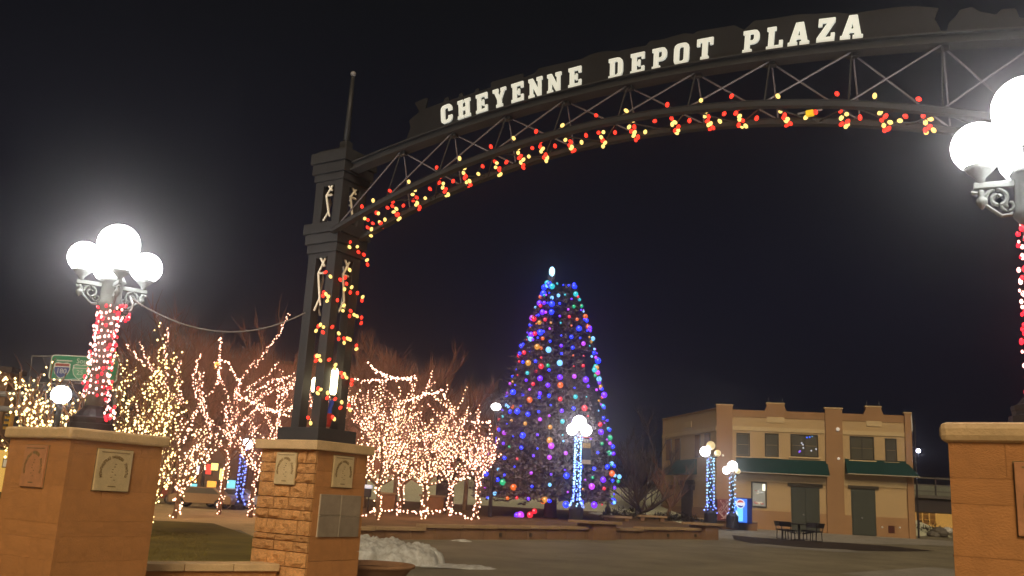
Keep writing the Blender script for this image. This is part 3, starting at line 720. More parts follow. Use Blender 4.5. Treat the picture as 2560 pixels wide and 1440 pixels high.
def wrap(label, loc, z0, z1, r0, turns, n, meshes, name='wrapped_light_string', group=None, jit=0.02, thick=None):
    t = thing(name, label, 'light string', loc, 0, group); w_ = MB(); pts = []
    for i in range(n):
        s_ = i / (n - 1); a_ = turns * 6.283 * s_; rr = r0 * (1.0 + (0.25 * (1 - s_) if thick is None else thick * (1 - s_)))
        q = Vector((rr * math.cos(a_), rr * math.sin(a_), z0 + (z1 - z0) * s_)) + Vector((r2.uniform(-jit, jit), r2.uniform(-jit, jit), r2.uniform(-jit, jit)))
        pts.append(q); inst(r2.choice(meshes), 'bulb', t, q, (r2.choice((.7, .85, 1, 1.1)),) * 3)
    w_.tube(pts, 0.005, 3); w_.build('cord', M_wire, t)
    return t
wrap('thick wrap of pinkish red lights on the post of the left globe lamp', (LP.x, LP.y, 0), P(250, 1000, LP.y).z, P(283, 765, LP.y).z, 0.118, 15, 250, [BW_red, BW_red, BW_red2], group=None)
wrap('pinkish red lights wrapped around the right globe lamp post at the right edge', (RP.x + 0.06, RP.y, 0), P(2590, 985, RP.y).z, P(2575, 530, RP.y).z, 0.115, 15, 190, [BW_red, BW_red2], group=None)
tb_ = thing('wrapped_light_string', 'bunched end of pinkish red lights hanging beside the left lamp base', 'light string', (0, 0, 0))
w_ = MB(); lastq = None
for i in range(16):
    q = P(270 + r2.uniform(-10, 18), 1022 + r2.uniform(-14, 32), 11.0); inst(r2.choice([BW_red, BW_red2]), 'bulb', tb_, q)
    if lastq is not None: w_.tube([lastq, q], 0.005, 3)
    lastq = q
w_.build('cord', M_wire, tb_)
tb_ = thing('wrapped_light_string', 'loose bunch of pinkish red lights drooping at the top of the left wrapped post', 'light string', (0, 0, 0))
w_ = MB(); lastq = None
for i in range(18):
    q = P(300 + r2.uniform(-10, 24), 785 + r2.uniform(-22, 18), 11.05); inst(r2.choice([BW_red, BW_red2]), 'bulb', tb_, q)
    if lastq is not None: w_.tube([lastq, q], 0.005, 3)
    lastq = q
w_.build('cord', M_wire, tb_)
# sagging cable from the left lamp to the tower
q0, q1 = P(326, 745, 11.3), P(763, 782, 13.6)
pts = []
for i in range(25):
    s_ = i / 24; q = q0.lerp(q1, s_); q.z -= 4 * s_ * (1 - s_) * 0.36; pts.append(q)
tag(MB().tube(pts, 0.011, 6).build('overhead_cable', M_cable), 'thin sagging cable strung from the left lamp to the steel tower', 'cable')
q0 = P(326, 745, 11.3)
tag(MB().tube([q0, P(332, 760, 11.2), P(328, 775, 11.15), P(322, 778, 11.1)], 0.012, 6).build('dangling_cable', M_cable), 'short pale cord hanging below the arms of the left lamp', 'cord')

# ================================================================ RETAINING WALL, PLANTERS, SNOW
rw = thing('retaining_wall', 'long low brown stone wall with pale slab top in front of the spruce', 'low wall', (WA.x, WA.y, 0), math.atan2(wd.y, wd.x))
def wz(t_): return g(WA.y + wd.y * t_)
nb_ = 22
for i in range(3, nb_):
    t0_, t1_ = WLEN * i / nb_, WLEN * (i + 1) / nb_; zc_ = wz((t0_ + t1_) / 2)
    MB().box(((t0_ + t1_) / 2, 0.2, zc_ + 0.02), (t1_ - t0_ - 0.015, 0.36, 0.66)).build('stone_block', M_wallstone, rw, bevel=0.01)
steps = [(2.6, 6.4, 0.36), (6.4, 13.9, 0.44), (15.2, 17.0, 0.40), (17.0, WLEN - 0.9, 0.44)]
for t0_, t1_, h_ in steps:
    k = max(1, int((t1_ - t0_) / 1.3))
    for i in range(k):
        a_, b_ = t0_ + (t1_ - t0_) * i / k, t0_ + (t1_ - t0_) * (i + 1) / k
        MB().box(((a_ + b_) / 2, 0.2, wz((a_ + b_) / 2) + h_ - 0.03), (b_ - a_ - 0.015, 0.56, 0.11)).build('cap_slab', M_wallcap, rw, bevel=0.015)
for tc_, h_, w_ in ((14.55, 0.56, 1.25), (WLEN - 0.45, 0.56, 0.9)):
    MB().box((tc_, 0.15, wz(tc_) + h_ / 2 - 0.15), (w_, 0.85, h_ + 0.3)).build('pier', M_wallstone, rw, bevel=0.02)
    MB().box((tc_ - 0.1, 0.15, wz(tc_) + h_ + 0.055), (w_ + 0.55, 1.1, 0.10)).build('pier_cap', M_wallcap, rw, bevel=0.015)
for tt in (3.2, 9.6, 11.0, 18.6, 20.4):
    MB().box((tt, -0.015, wz(tt) + 0.16), (0.10, 0.05, 0.12)).build('wall_fixture', M_lintel, rw)
# inner wall near the vending machine
q0, q1 = G(1742, 1304, 0.35), G(1925, 1312, 0.42)
iw = thing('planter_wall', 'short stepped stone planter wall beside the glowing vending machine', 'low wall', (q0.x, q0.y + 1.2, g(q0.y)), 0.02)
MB().box((1.7, 0, 0.2), (3.6, 0.8, 0.5)).build('wall_body', M_wallstone, iw, bevel=0.02)
for i in range(3): MB().box((0.5 + 1.2 * i, 0, 0.50), (1.19, 1.0, 0.09)).build('cap_slab', M_wallcap, iw, bevel=0.015)

def heightfield(name, cx, cy, lx, ly, f, material, nx=48, ny=30, kind=None):
    mb = MB()
    for j in range(ny + 1):
        for i in range(nx + 1):
            x = cx + lx * (i / nx - .5); y = cy + ly * (j / ny - .5); mb.v.append(Vector((x, y, g(y) - 0.03 + f(x, y))))
    for j in range(ny):
        for i in range(nx): a_ = j * (nx + 1) + i; mb.f.append([a_, a_ + 1, a_ + nx + 2, a_ + nx + 1]); mb.m.append(0)
    return mb.build(name, material, None, True)
sp0 = [(-3.55, 22.2, 1.0, 0.54), (-3.0, 21.7, 0.95, 0.48), (-2.35, 21.5, 0.7, 0.43), (-2.0, 22.1, 0.62, 0.42), (-1.72, 21.5, 0.42, 0.34), (-2.7, 22.6, 0.9, 0.45), (-1.55, 22.0, 0.36, 0.30)]
def snowf(x, y):
    z = 0
    for a_, b_, r_, h_ in sp0:
        d2 = ((x - a_) ** 2 + (y - b_) ** 2) / r_ ** 2
        if d2 < 1: z = max(z, h_ * (1 - d2) ** 0.5)
    if z > 0: z += 0.13 * noise.noise((x * 3, y * 3, 0)) + 0.10 * abs(noise.noise((x * 6, y * 6, 5))) + 0.06 * noise.noise((x * 14, y * 14, 2))
    return z
tag(heightfield('snow_pile', -3.3, 22.0, 5.2, 3.2, snowf, M_snow, 130, 80), 'lumpy heap of dirty white ploughed snow behind the tall pillar', 'snow pile')
for i, (x, y, w_, lab) in enumerate(((1155, 1353, 0.35, 'tiny scrap of snow at the foot of the retaining wall'), (1160, 1418, 0.75, 'thin flat patch of snow on the plaza beside the bowl planter'))):
    q = G(x, y)
    def pf(X, Y_, q=q, w_=w_):
        dd = ((X - q.x) / w_) ** 2 + ((Y_ - q.y) / (w_ * 0.6)) ** 2 + 0.5 * noise.noise((X * 4, Y_ * 4, i))
        return 0.03 + 0.06 * max(0, 1 - dd) if dd < 1 else 0
    tag(heightfield('snow_patch', q.x, q.y, w_ * 2.4, w_ * 1.6, pf, M_snow, 24, 16), lab, 'snow patch')
# bowl planter
q = P(950, 1404, 16.4)
pl = thing('bowl_planter', 'wide terracotta bowl planter with bare soil beside the tall pillar', 'planter', (q.x - 0.10, q.y, 0))
h_ = q.z - 0.03; R_ = 0.70
prof = [(0.30, 0), (0.33, 0.03), (0.52, h_ * 0.45), (0.63, h_ * 0.78), (0.66, h_ * 0.84), (0.70, h_ * 0.86), (0.71, h_ * 0.97), (0.69, h_), (0.61, h_), (0.60, h_ - 0.03), (0.585, h_ - 0.08)]
MB().lathe(prof, n=40, cap=False).build('bowl', M_terracotta, pl, smooth=True)
MB().lathe([(0.0005, h_ - 0.06), (0.3, h_ - 0.07), (0.60, h_ - 0.085)], n=40, cap=False).build('soil', M_soil, pl, smooth=True)

# ================================================================ DEPOT BUILDING
fo = P(1790, 1312, 55.0); fe = P(2288, 1343, 53.0); fo.z = 0; fe.z = 0
BX = (fe - fo); BL = BX.length; BX.normalize(); BN = Vector((BX.y, -BX.x, 0))       # BN faces the plaza
bz = g(54) + 0.02; ROOF = 7.52
bld = thing('brick_building', 'two storey tan stucco building with green awnings across the plaza', 'building', (fo.x, fo.y, 0), math.atan2(BX.y, BX.x))
def FP(x, y):                      # photo point -> (along facade, height)
    q = on_plane(x, y, fo, BN); return (q - fo).dot(BX), q.z
def fbox(x0, x1, z0, z1, d0, d1, name, material, parent=None, bevel=0):
    return MB().box(((x0 + x1) / 2, -(d0 + d1) / 2, (z0 + z1) / 2), (x1 - x0, d1 - d0, z1 - z0)).build(name, material, parent or bld, bevel=bevel)
def rect(px0, py0, px1, py1):
    a_, b_ = FP(px0, py0), FP(px1, py1); return a_[0], b_[0], b_[1], a_[1]
zmid = FP(2000, 1262)[1]
fbox(0.0, BL, zmid, ROOF - 0.42, -9, 0.0, 'upper_wall', M_stucco)
fbox(0.0, BL, 0.3, zmid, -9, 0.0, 'lower_wall', M_stucco)
fbox(0.0, BL, 0.3, bz + 1.05, 0.001, 0.05, 'base_course', M_pilaster)
fbox(-0.02, BL + 0.02, ROOF - 0.42, ROOF, -9, 0.03, 'parapet', M_pilaster)
zb1 = FP(2000, 1082)[1]
# stringcourse bands, split at the pilasters
p1 = (0.0, FP(1831, 1100)[0]); p2 = (FP(2063, 1100)[0], FP(2106, 1100)[0]); p3 = (FP(2262, 1100)[0], BL + 0.02)
for a_, b_ in ((p1[1], p2[0]), (p2[1], p3[0])):
    fbox(a_, b_, FP(2000, 1081)[1] - 0.02, FP(2000, 1076)[1] + 0.10, 0.001, 0.06, 'stone_band', M_band)
    fbox(a_, b_, FP(2000, 1206)[1] - 0.06, FP(2000, 1195)[1] + 0.05, 0.001, 0.06, 'stone_band', M_band)
for (a_, b_), hh in ((p1, 0.22), (p2, 0.24), (p3, 0.12)):
    fbox(a_, b_, 0.3, ROOF + hh, 0.002, 0.16, 'pilaster', M_pilaster, bevel=0.01)
    fbox(a_ - 0.05, b_ + 0.05, ROOF + hh, ROOF + hh + 0.07, -0.2, 0.20, 'coping', M_band)
for x0, x1, pe in ((1917, 1961, 1010), (2164, 2203, 1018)):
    a_, b_ = FP(x0, 1030)[0], FP(x1, 1030)[0]; cx_ = (a_ + b_) / 2; hw = (b_ - a_) / 2; top_ = FP((x0 + x1) / 2, pe)[1]
    MB().prism([(cx_ - hw - 0.13, ROOF), (cx_ + hw + 0.13, ROOF), (cx_ + hw, ROOF + 0.26), (cx_ + hw, top_), (cx_ - hw, top_), (cx_ - hw, ROOF + 0.26)], (0, 0, 0), Vector((1, 0, 0)), Z, Vector((0, -1, 0)), -0.35, 0.031).build('gable_step', M_pilaster, bld)
    fbox(cx_ - hw - 0.04, cx_ + hw + 0.04, top_, top_ + 0.07, -0.38, 0.06, 'coping', M_band)
    for k in (-1, 1):
        MB().tube([(cx_ + k * hw * 0.8, 0.1, top_), (cx_ + k * hw * 0.8, 0.1, top_ + 0.42)], 0.012, 5).build('roof_spike', M_galv, bld)
for r_ in ((1917, 1042, 1961, 1058), (2165, 1052, 2204, 1067)):
    x0, x1, z0, z1 = rect(*r_); fbox(x0, x1, z0, z1, 0.001, 0.05, 'stone_tablet', M_band)
def window(r_, cols=1, sill=True, rows=2, glass=M_glass):
    x0, x1, z0, z1 = rect(*r_); f_ = MB(); t_ = 0.07
    for q in (x0 + t_ / 2, x1 - t_ / 2): f_.box((q, -0.035, (z0 + z1) / 2), (t_, 0.07, z1 - z0))
    for q in (z0 + t_ / 2, z1 - t_ / 2): f_.box(((x0 + x1) / 2, -0.035, q), (x1 - x0 - 2 * t_, 0.069, t_))
    wn2 = f_.build('window', M_frame, bld)
    for c in range(cols):
        for r in range(rows):
            a_ = x0 + t_ + (x1 - x0 - 2 * t_) * c / cols; b_ = x0 + t_ + (x1 - x0 - 2 * t_) * (c + 1) / cols
            zz0 = z0 + t_ + (z1 - z0 - 2 * t_) * r / rows; zz1 = z0 + t_ + (z1 - z0 - 2 * t_) * (r + 1) / rows
            MB().box(((a_ + b_) / 2, -0.02, (zz0 + zz1) / 2), (b_ - a_ - 0.03, 0.02, zz1 - zz0 - 0.03)).build('pane', glass, wn2)
    if cols * rows > 1:
        mm = MB()
        for c in range(1, cols): mm.box((x0 + t_ + (x1 - x0 - 2 * t_) * c / cols, -0.03, (z0 + z1) / 2), (0.05, 0.045, z1 - z0 - 2 * t_))
        if mm.v: mm.build('mullion', M_frame, wn2)
    if sill: MB().box(((x0 + x1) / 2, -0.06, z0 - 0.045), (x1 - x0 + 0.2, 0.12, 0.08)).build('sill', M_band, wn2)
    return wn2, (x0, x1, z0, z1)
window((1841, 1082, 1875, 1141)); window((1912, 1083, 1947, 1143))
wbig, rb_ = window((1976, 1085, 2046, 1144), 2)
window((2124, 1090, 2186, 1152), 2); window((2212, 1096, 2243, 1156))
# coloured lights seen in the window
cl = MB()
for x, y, c in ((2017, 1094, 0), (2024, 1093, 0), (2030, 1091, 1), (2007, 1112, 2), (2008, 1120, 2), (2004, 1108, 2), (1998, 1130, 3), (2000, 1128, 3), (2040, 1123, 2), (2028, 1127, 2)):
    a_, z_ = FP(x, y); cl.ball((a_, -0.05, z_), 0.05, 6, 4, c)
tag(cl.build('window_lights', [emit('wl_blue', (0.05, 0.15, 1), 1.6), emit('wl_cyan', (0.2, 0.5, 0.8), 0.7), emit('wl_white', (0.8, 0.8, 0.9), 0.9), emit('wl_violet', (0.25, 0.08, 1), 1.6)], wbig), kind='stuff')
# lower lit window with pictures
wlow, rw_ = window((1878, 1204, 1917, 1270), 1, False, 1, emit('lit_poster_glass', (0.42, 0.40, 0.32), 0.45, (0.2, 0.2, 0.17)))
x0, x1, z0, z1 = rw_
pb = MB()
for k in range(26):
    pb.box((rng.uniform(x0 + 0.2, x1 - 0.2), -0.033, z0 + (z1 - z0) * rng.choice((0.15, 0.2, 0.55, 0.6, 0.65, 0.7))), (rng.uniform(0.05, 0.16), 0.004, rng.uniform(0.03, 0.08)), None, k % 3)
pb.build('window_display', [emit('disp_red', (0.7, 0.12, 0.06), 0.7), emit('disp_cream', (0.9, 0.75, 0.5), 0.8), emit('disp_white', (0.8, 0.8, 0.75), 0.8)], wlow)
MB().box((x1 - 0.16, -0.04, z1 - 0.30), (0.16, 0.02, 0.36)).build('display_lamp', emit('disp_lamp', (1, 0.95, 0.7), 2.0), wlow)
# doors
def double_door(r_, lint, leaves=2):
    x0, x1, z0, z1 = rect(*r_); z0 = bz - 0.02
    d_ = MB().box(((x0 + x1) / 2, -0.03, (z0 + z1) / 2), (x1 - x0, 0.06, z1 - z0)).build('door', M_door, bld)
    for k in range(leaves):
        a_ = x0 + 0.05 + (x1 - x0 - 0.1) * k / leaves; b_ = x0 + 0.05 + (x1 - x0 - 0.1) * (k + 1) / leaves
        MB().box(((a_ + b_) / 2, -0.075, (z0 + z1) / 2), (b_ - a_ - 0.03, 0.03, z1 - z0 - 0.1)).build('door_leaf', M_door, d_, bevel=0.01)
    MB().ball(((x0 + x1) / 2 - 0.12, -0.13, z0 + 0.95), 0.06, 8, 5).build('handle', M_galv, d_)
    a_, b_, c_, e_ = rect(*lint); MB().box(((a_ + b_) / 2, -0.07, (c_ + e_) / 2), (b_ - a_, 0.13, e_ - c_)).build('lintel', M_lintel, d_)
double_door((1977, 1216, 2050, 1320), (1969, 1207, 2056, 1219), 2)
double_door((2127, 1221, 2191, 1333), (2120, 1213, 2196, 1224), 1)
x0, x1, z0, z1 = rect(2220, 1314, 2236, 1333); fbox(x0, x1, z0, z1, 0.051, 0.09, 'wall_vent', M_vent)
for x, y in ((2205, 1318), (2249, 1319)):
    a_, z_ = FP(x, y); MB().ball((a_, -0.06, z_), 0.06, 8, 5).build('wall_spigot', M_white, bld)
# corner downpipe
MB().tube([(BL + 0.05, -0.05, ROOF + 0.1), (BL + 0.07, -0.05, ROOF - 0.9)], 0.04, 6).build('gutter_pipe', M_white, bld)
# awnings
def awning(px0, px1, pyt, pyb, out, lean0, lean1, frame_b=bld):
    a_, zt_ = FP(px0, pyt[0]); b_, zt2 = FP(px1, pyt[1]); zt_ += 0.10; zb_ = zt_ - 0.86; dpt = out
    aw = MB()
    aw.add([(a_, -0.01, zt_), (b_, -0.01, zt_), (b_ + lean1, -dpt, zb_), (a_ - lean0, -dpt, zb_), (a_, -0.01, zb_), (b_, -0.01, zb_), (b_ + lean1, -dpt, zb_ - 0.02), (a_ - lean0, -dpt, zb_ - 0.02)],
           [(0, 1, 2, 3), (0, 3, 4), (1, 5, 2), (3, 2, 6, 7), (4, 5, 1, 0)])
    o = aw.build('awning', M_awning, frame_b)
    MB().box(((a_ + b_) / 2 + (lean1 - lean0) / 2, -dpt - 0.012, zb_ - 0.02), (b_ - a_ + lean0 + lean1, 0.02, 0.05)).build('awning_trim', M_trimlight, o)
    return o
awning(1840, 2068, (1147, 1148), None, 0.85, 0.0, 0.0)
awning(2112, 2264, (1151, 1160), None, 0.85, 0.0, 0.55)
# wall-mounted lamps and camera on the middle pilaster
for x, y, s_ in ((2093, 1074, 0.11), (2095, 1147, 0.08), (1807, 1139, 0.07)):
    a_, z_ = FP(x, y); MB().ball((a_, -0.22, z_), s_, 10, 6).build('wall_sconce', emit('sconce%d' % x, (0.9, 0.8, 0.65), 0.5, (0.7, 0.65, 0.55)), bld, smooth=True)
# left wing receding from the corner
far = P(1653, 1292, 64.0); far.z = 0
WX = (fo - far); WLn = WX.length; WX.normalize(); WN = Vector((WX.y, -WX.x, 0))
wing_axis = (WX, -WN, Z)
def wloc(q):   # world -> building local
    return bld.matrix_world.inverted() @ q
bpy.context.view_layer.update()
def WP(x, y):
    q = on_plane(x, y, far, WN); return (q - far).dot(WX), q.z
def wbox(x0, x1, z0, z1, d0, d1, name, material, parent=None):
    c = far + WX * ((x0 + x1) / 2) + WN * ((d0 + d1) / 2) + Z * ((z0 + z1) / 2)
    mb = MB().box((0, 0, 0), (x1 - x0, d1 - d0, z1 - z0), wing_axis)
    mb.v = [bld.matrix_world.inverted() @ (q + c) for q in mb.v]
    return mb.build(name, material, parent or bld)
def wrect(a_, b_, c_, d_):
    p_, q_ = WP(a_, b_), WP(c_, d_); return p_[0], q_[0], q_[1], p_[1]
wbox(0, WLn - 0.02, 0.3, ROOF, -6, 0, 'wing_wall', M_stucco)
wbox(0, WLn - 0.02, 0.3, bz + 1.05, 0.001, 0.05, 'base_course', M_pilaster)
wbox(-0.05, WLn - 0.02, ROOF, ROOF + 0.08, -0.3, 0.06, 'coping', M_pilaster)
z_ = WP(1700, 1086)[1]; wbox(0.0, WLn - 0.02, z_ - 0.1, z_ + 0.14, 0.001, 0.05, 'stone_band', M_band)
z_ = WP(1720, 1200)[1]; wbox(0.0, WLn - 0.02, z_ - 0.1, z_ + 0.14, 0.001, 0.05, 'stone_band', M_band)
x0, x1, z0, z1 = wrect(1713, 1056, 1729, 1068); wbox(x0, x1, z0, z1, 0.001, 0.05, 'stone_tablet', M_band)
for r_ in ((1667, 1100, 1679, 1150), (1689, 1098, 1701, 1150), (1739, 1088, 1751, 1143), (1763, 1085, 1776, 1140)):
    x0, x1, z0, z1 = wrect(*r_); w2 = wbox(x0, x1, z0, z1, 0.002, 0.05, 'window', M_frame); wbox(x0 + 0.05, x1 - 0.05, z0 + 0.05, z1 - 0.05, 0.04, 0.07, 'pane', M_stucco_lo, w2)
x0, x1, z0, z1 = wrect(1706, 1213, 1732, 1290); w2 = wbox(x0, x1, bz - 0.1, z1, 0.002, 0.07, 'door', M_browndoor); wbox(x0 + 0.1, x1 - 0.1, bz + 0.1, z1 - 0.1, 0.06, 0.09, 'door_leaf', M_browndoor, w2)
wbox(x0 - 0.35, x1 + 0.35, z1 + 0.02, z1 + 0.30, 0.002, 0.14, 'lintel', M_lintel)
for x, y in ((1685, 1216), (1738, 1217)):
    a_, z_ = WP(x, y); wbox(a_ - 0.1, a_ + 0.1, z_ - 0.2, z_ + 0.1, 0.06, 0.3, 'wall_lantern', M_darkiron)
# small awning on the wing
x0, x1, zb_, zt_ = wrect(1692, 1151, 1743, 1186); mb = MB()
A = lambda a_, dd, z_: bld.matrix_world.inverted() @ (far + WX * a_ + WN * dd + Z * z_)
mb.add([A(x0, .02, zt_), A(x1, .02, zt_), A(x1, 0.9, zb_), A(x0 - 1.2, 0.9, zb_), A(x0, .02, zb_), A(x1, .02, zb_)], [(0, 1, 2, 3), (0, 3, 4), (1, 5, 2), (3, 2, 5, 4), (0, 4, 5, 1)])
mb.build('awning', M_awning, bld)
# small added amber floodlight, unseen, assumed from orange light on the wing's left end
fq = far + WN * 3.2 - WX * 0.6
fd = thing('assumed_floodlight', 'assumed small amber floodlight on the ground, added to light the left end of the tan building', 'floodlight', (fq.x, fq.y, g(fq.y)))
MB().box((0, 0, .12), (.3, .2, .2)).build('housing', M_darkiron, fd, bevel=.02)
fl_ = MB().lathe([(.0005, 0), (.15, .005)], n=12, cap=False).build('lens', emit('added_amber_lens', (1.0, .42, .08), 1600.0), fd); fl_.location = (0.05, 0, .30); fl_.rotation_euler = (far + WX * 2.2 + Z * 3.2 - fq).to_track_quat('Z', 'Y').to_euler()
# star-like lamp on the right side of the building
a_ = P(2296, 1127, 53.4)
ww = thing('wall_lamp', 'bright bluish white lamp on the right end of the tan building', 'wall lamp', (a_.x, a_.y, a_.z))
MB().ball((0, 0, 0), 0.11, 14, 9).build('bulb', emit('end_lamp', (0.72, 0.75, 1.0), 30.0), ww, smooth=True)
MB().tube([(-0.32, 0.1, 0.1), (-0.1, 0, 0.12), (0, 0, 0.09)], 0.03, 6).build('bracket', M_darkiron, ww)
q0, q1 = P(2286, 1050, 53.5), P(2297, 1345, 53.5)
tag(MB().tube([q1, q0], 0.05, 6).build('service_pole', M_darkiron), 'thin dark pole at the right end of the tan building', 'pole')

# vending machine and red lattice cabinet
q = G(1862, 1309, 0.34); vq = Vector((q.x, 50.6, g(50.6)))
vq = P(1851, 1308, 50.6); vz = P(1846, 1244, 50.6).z
vm = thing('vending_machine', 'glowing blue drinks vending machine with round red white and blue emblem', 'vending machine', (vq.x, vq.y, vq.z), math.radians(-8))
vh = vz - vq.z; vw = 0.74
MB().box((0.12, 0.4, vh / 2), (vw + 0.26, 0.75, vh)).build('cabinet', mat('vending_blue', (0.012, 0.02, 0.20), 0.4), vm, bevel=0.02)
MB().box((0, 0.005, vh / 2), (vw - 0.04, 0.03, vh - 0.10)).build('lit_front', emit('vending_front', (0.03, 0.20, 1.0), 1.5), vm, bevel=0.01)
MB().box((-0.02, -0.014, vh * 0.36), (0.30, 0.010, vh * 0.56)).build('lit_window', emit('vending_cyan', (0.16, 0.62, 1.0), 1.7), vm)
MB().box((-0.25, -0.016, vh * 0.24), (0.20, 0.012, vh * 0.40)).build('price_panel', emit('vending_white', (0.7, 0.92, 1.0), 1.8), vm)
def disc(c, r_, a0, a1, n=18):
    return [(c[0] + r_ * math.cos(math.radians(a0 + (a1 - a0) * i / n)), c[1] + r_ * math.sin(math.radians(a0 + (a1 - a0) * i / n))) for i in range(n + 1)]
cz_ = vh * 0.76
MB().prism(disc((0, cz_), 0.24, 0, 350), (0, 0, 0), Vector((1, 0, 0)), Z, Vector((0, -1, 0)), 0.005, 0.022).build('emblem_disc', emit('emblem_white', (0.95, 0.95, 1.0), 1.1), vm)
MB().prism(disc((0, cz_ + 0.02), 0.17, 10, 170) + [(-0.05, cz_ + 0.06), (0.06, cz_ + 0.08)], (0, 0, 0), Vector((1, 0, 0)), Z, Vector((0, -1, 0)), 0.02, 0.026).build('emblem_red', emit('emblem_red', (0.9, 0.10, 0.06), 0.9), vm)
MB().prism(disc((0, cz_ - 0.03), 0.17, 200, 340) + [(0.05, cz_ - 0.10), (-0.06, cz_ - 0.08)], (0, 0, 0), Vector((1, 0, 0)), Z, Vector((0, -1, 0)), 0.02, 0.026).build('emblem_blue', emit('emblem_blue', (0.02, 0.06, 0.5), 0.8), vm)
lq = P(1811, 1301, 49.9); lz = P(1809, 1248, 49.9).z; lh = lz - lq.z
lc = thing('lattice_cabinet', 'dark red cabinet with curling pale front beside the vending machine', 'cabinet', (lq.x, lq.y, lq.z), 0.0)
MB().box((0, 0.3, lh / 2), (0.74, 0.6, lh)).build('cabinet_body', mat('cabinet_red', (0.22, 0.035, 0.03), 0.6), lc)
mb = MB(); r3 = random.Random(4)
for k in range(13):
    x_ = r3.uniform(-.25, .25); z_ = lh * r3.uniform(.1, .9); pts = [Vector((x_ + 0.10 * math.sin(i * 0.9 + k), -0.02, z_ + (i - 3) * 0.09)) for i in range(7)]
    pts = [Vector((max(-.33, min(.33, q.x)), q.y, max(0.08, min(lh - .08, q.z)))) for q in pts]; mb.tube(pts, 0.016, 4)
mb.build('scrollwork', mat('scroll_pale', (0.75, 0.52, 0.42), 0.7), lc)

# picnic table with round top and attached seats
pq = G(1998, 1351)
pt = thing('picnic_table', 'black metal picnic table with four attached seats on the plaza', 'picnic table', (pq.x, pq.y, pq.z), 0.3)
MB().lathe([(0.05, 0.70), (0.50, 0.70), (0.52, 0.72), (0.52, 0.75), (0.05, 0.76)], n=24).build('table_top', M_darkiron, pt)
MB().lathe([(0.26, 0), (0.26, 0.03), (0.05, 0.06), (0.05, 0.70)], n=12).build('pedestal', M_darkiron, pt)
for k in range(4):
    a_ = k * math.pi / 2 + 0.4; X = Vector((math.cos(a_), math.sin(a_), 0)); N = Vector((-X.y, X.x, 0))
    st = MB().box(X * 0.86 + Z * 0.45, (0.36, 0.62, 0.035), (X, N, Z)).build('seat', M_darkiron, pt, bevel=0.01)
    bk = MB(); bk.box(X * 1.10 + Z * 0.70, (0.03, 0.60, 0.22), ((X * 0.95 + Z * 0.3).normalized(), N, (Z * 0.95 - X * -0.3).normalized())); bk.build('seat_back', M_darkiron, pt)
    lg = MB()
    for s_ in (-.24, .24):
        lg.tube([X * 0.20 + N * s_ * 0.3 + Z * 0.30, X * 0.62 + N * s_ + Z * 0.40, X * 1.04 + N * s_ + Z * 0.43, X * 1.10 + N * s_ + Z * 0.80], 0.022, 6)
        lg.tube([X * 0.75 + N * s_ + Z * 0.43, X * 0.72 + N * s_ + Z * 0.02, X * 1.02 + N * s_ + Z * 0.02, X * 1.0 + N * s_ + Z * 0.43], 0.022, 6)
    lg.build('leg_frame', M_darkiron, pt)

# ================================================================ PLAZA LAMPS
def plaza_lamp(label, x, ybase, ytop, Y, globes, wrapm, blue_r=0.03, base_z=None, pole_r=0.10, n=120, turns=14, group='globe lamps with light wrapped poles'):
    q = P(x, ybase, Y); zt_ = P(x, ytop, Y).z; h_ = zt_ - q.z
    t = thing('plaza_lamp', label, 'street lamp', (q.x, q.y, q.z), 0, group)
    MB().lathe([(0.32, -0.4), (0.32, 0.18), (0.22, 0.3), (0.16, 0.45)], n=12).build('base', M_darkiron, t)
    hg = min(gl[1] for gl in globes)
    MB().tube([(0, 0, 0.4), (0, 0, h_ + hg - 0.1)], [pole_r, pole_r * 0.8], 10).build('pole', M_darkiron, t, smooth=True)
    for gx, gz, gr, lit in globes:
        MB().ball((gx, -0.05 if abs(gx) > .05 else 0, h_ + gz), gr, 18, 12).build('globe', M_globe_far if lit else M_globe_dim, t, smooth=True)
        if abs(gx) > 0.05: MB().tube([(0, 0, h_ + gz - gr - 0.08), (gx, 0, h_ + gz - gr - 0.04)], 0.03, 6).build('arm', M_darkiron, t)
    w_ = MB()
    rr = random.Random(int(x))
    for i in range(n):
        s_ = i / (n - 1); a_ = turns * 6.283 * s_ + rr.uniform(-.3, .3); rad = pole_r + 0.06 + (0.16 * max(0, 1 - s_ * 7))
        w_.octa((rad * math.cos(a_), rad * math.sin(a_), 0.25 + (h_ + hg - 0.5) * s_ + rr.uniform(-.04, .04)), blue_r, 0 if (rr.random() < (0.35 + 0.5 * s_)) else 1)
    o = w_.build('wrapped_light_string', wrapm); o.location = q
    tag(o, 'string of blue lights wound up the pole of the ' + label.split(' lamp')[0] + ' lamp', 'light string', 'blue light strings', 'stuff')
    return t
plaza_lamp('bright three globe lamp in front of the spruce, with a hanging banner', 1440, 1283, 1062, 41.5, [(0, 0.10, 0.32, True), (-0.31, -0.22, 0.25, True), (0.32, -0.22, 0.25, True)], [E_icewrap, E_bluewrap], 0.040, n=210, turns=30)
plaza_lamp('tall three globe lamp before the left wing of the tan building, two globes dim', 1776, 1293, 1118, 47.0, [(0, 0.08, 0.225, False), (-0.30, -0.24, 0.25, True), (0.34, -0.28, 0.165, False)], [E_icewrap, E_bluewrap], 0.034, n=120, turns=16, pole_r=0.12)
plaza_lamp('shorter three globe lamp right beside the blue vending machine', 1831, 1300, 1165, 49.5, [(0, 0.0, 0.26, True), (-0.33, -0.24, 0.20, True), (0.28, -0.26, 0.14, False)], [E_icewrap, E_bluewrap], 0.030, n=60, turns=9)
plaza_lamp('small single globe lamp with blue lit pole among the left trees', 594, 1275, 1110, 43.0, [(0.08, 0, 0.26, True)], [E_bluewrap, E_bluewrap], 0.036, n=90, turns=14)
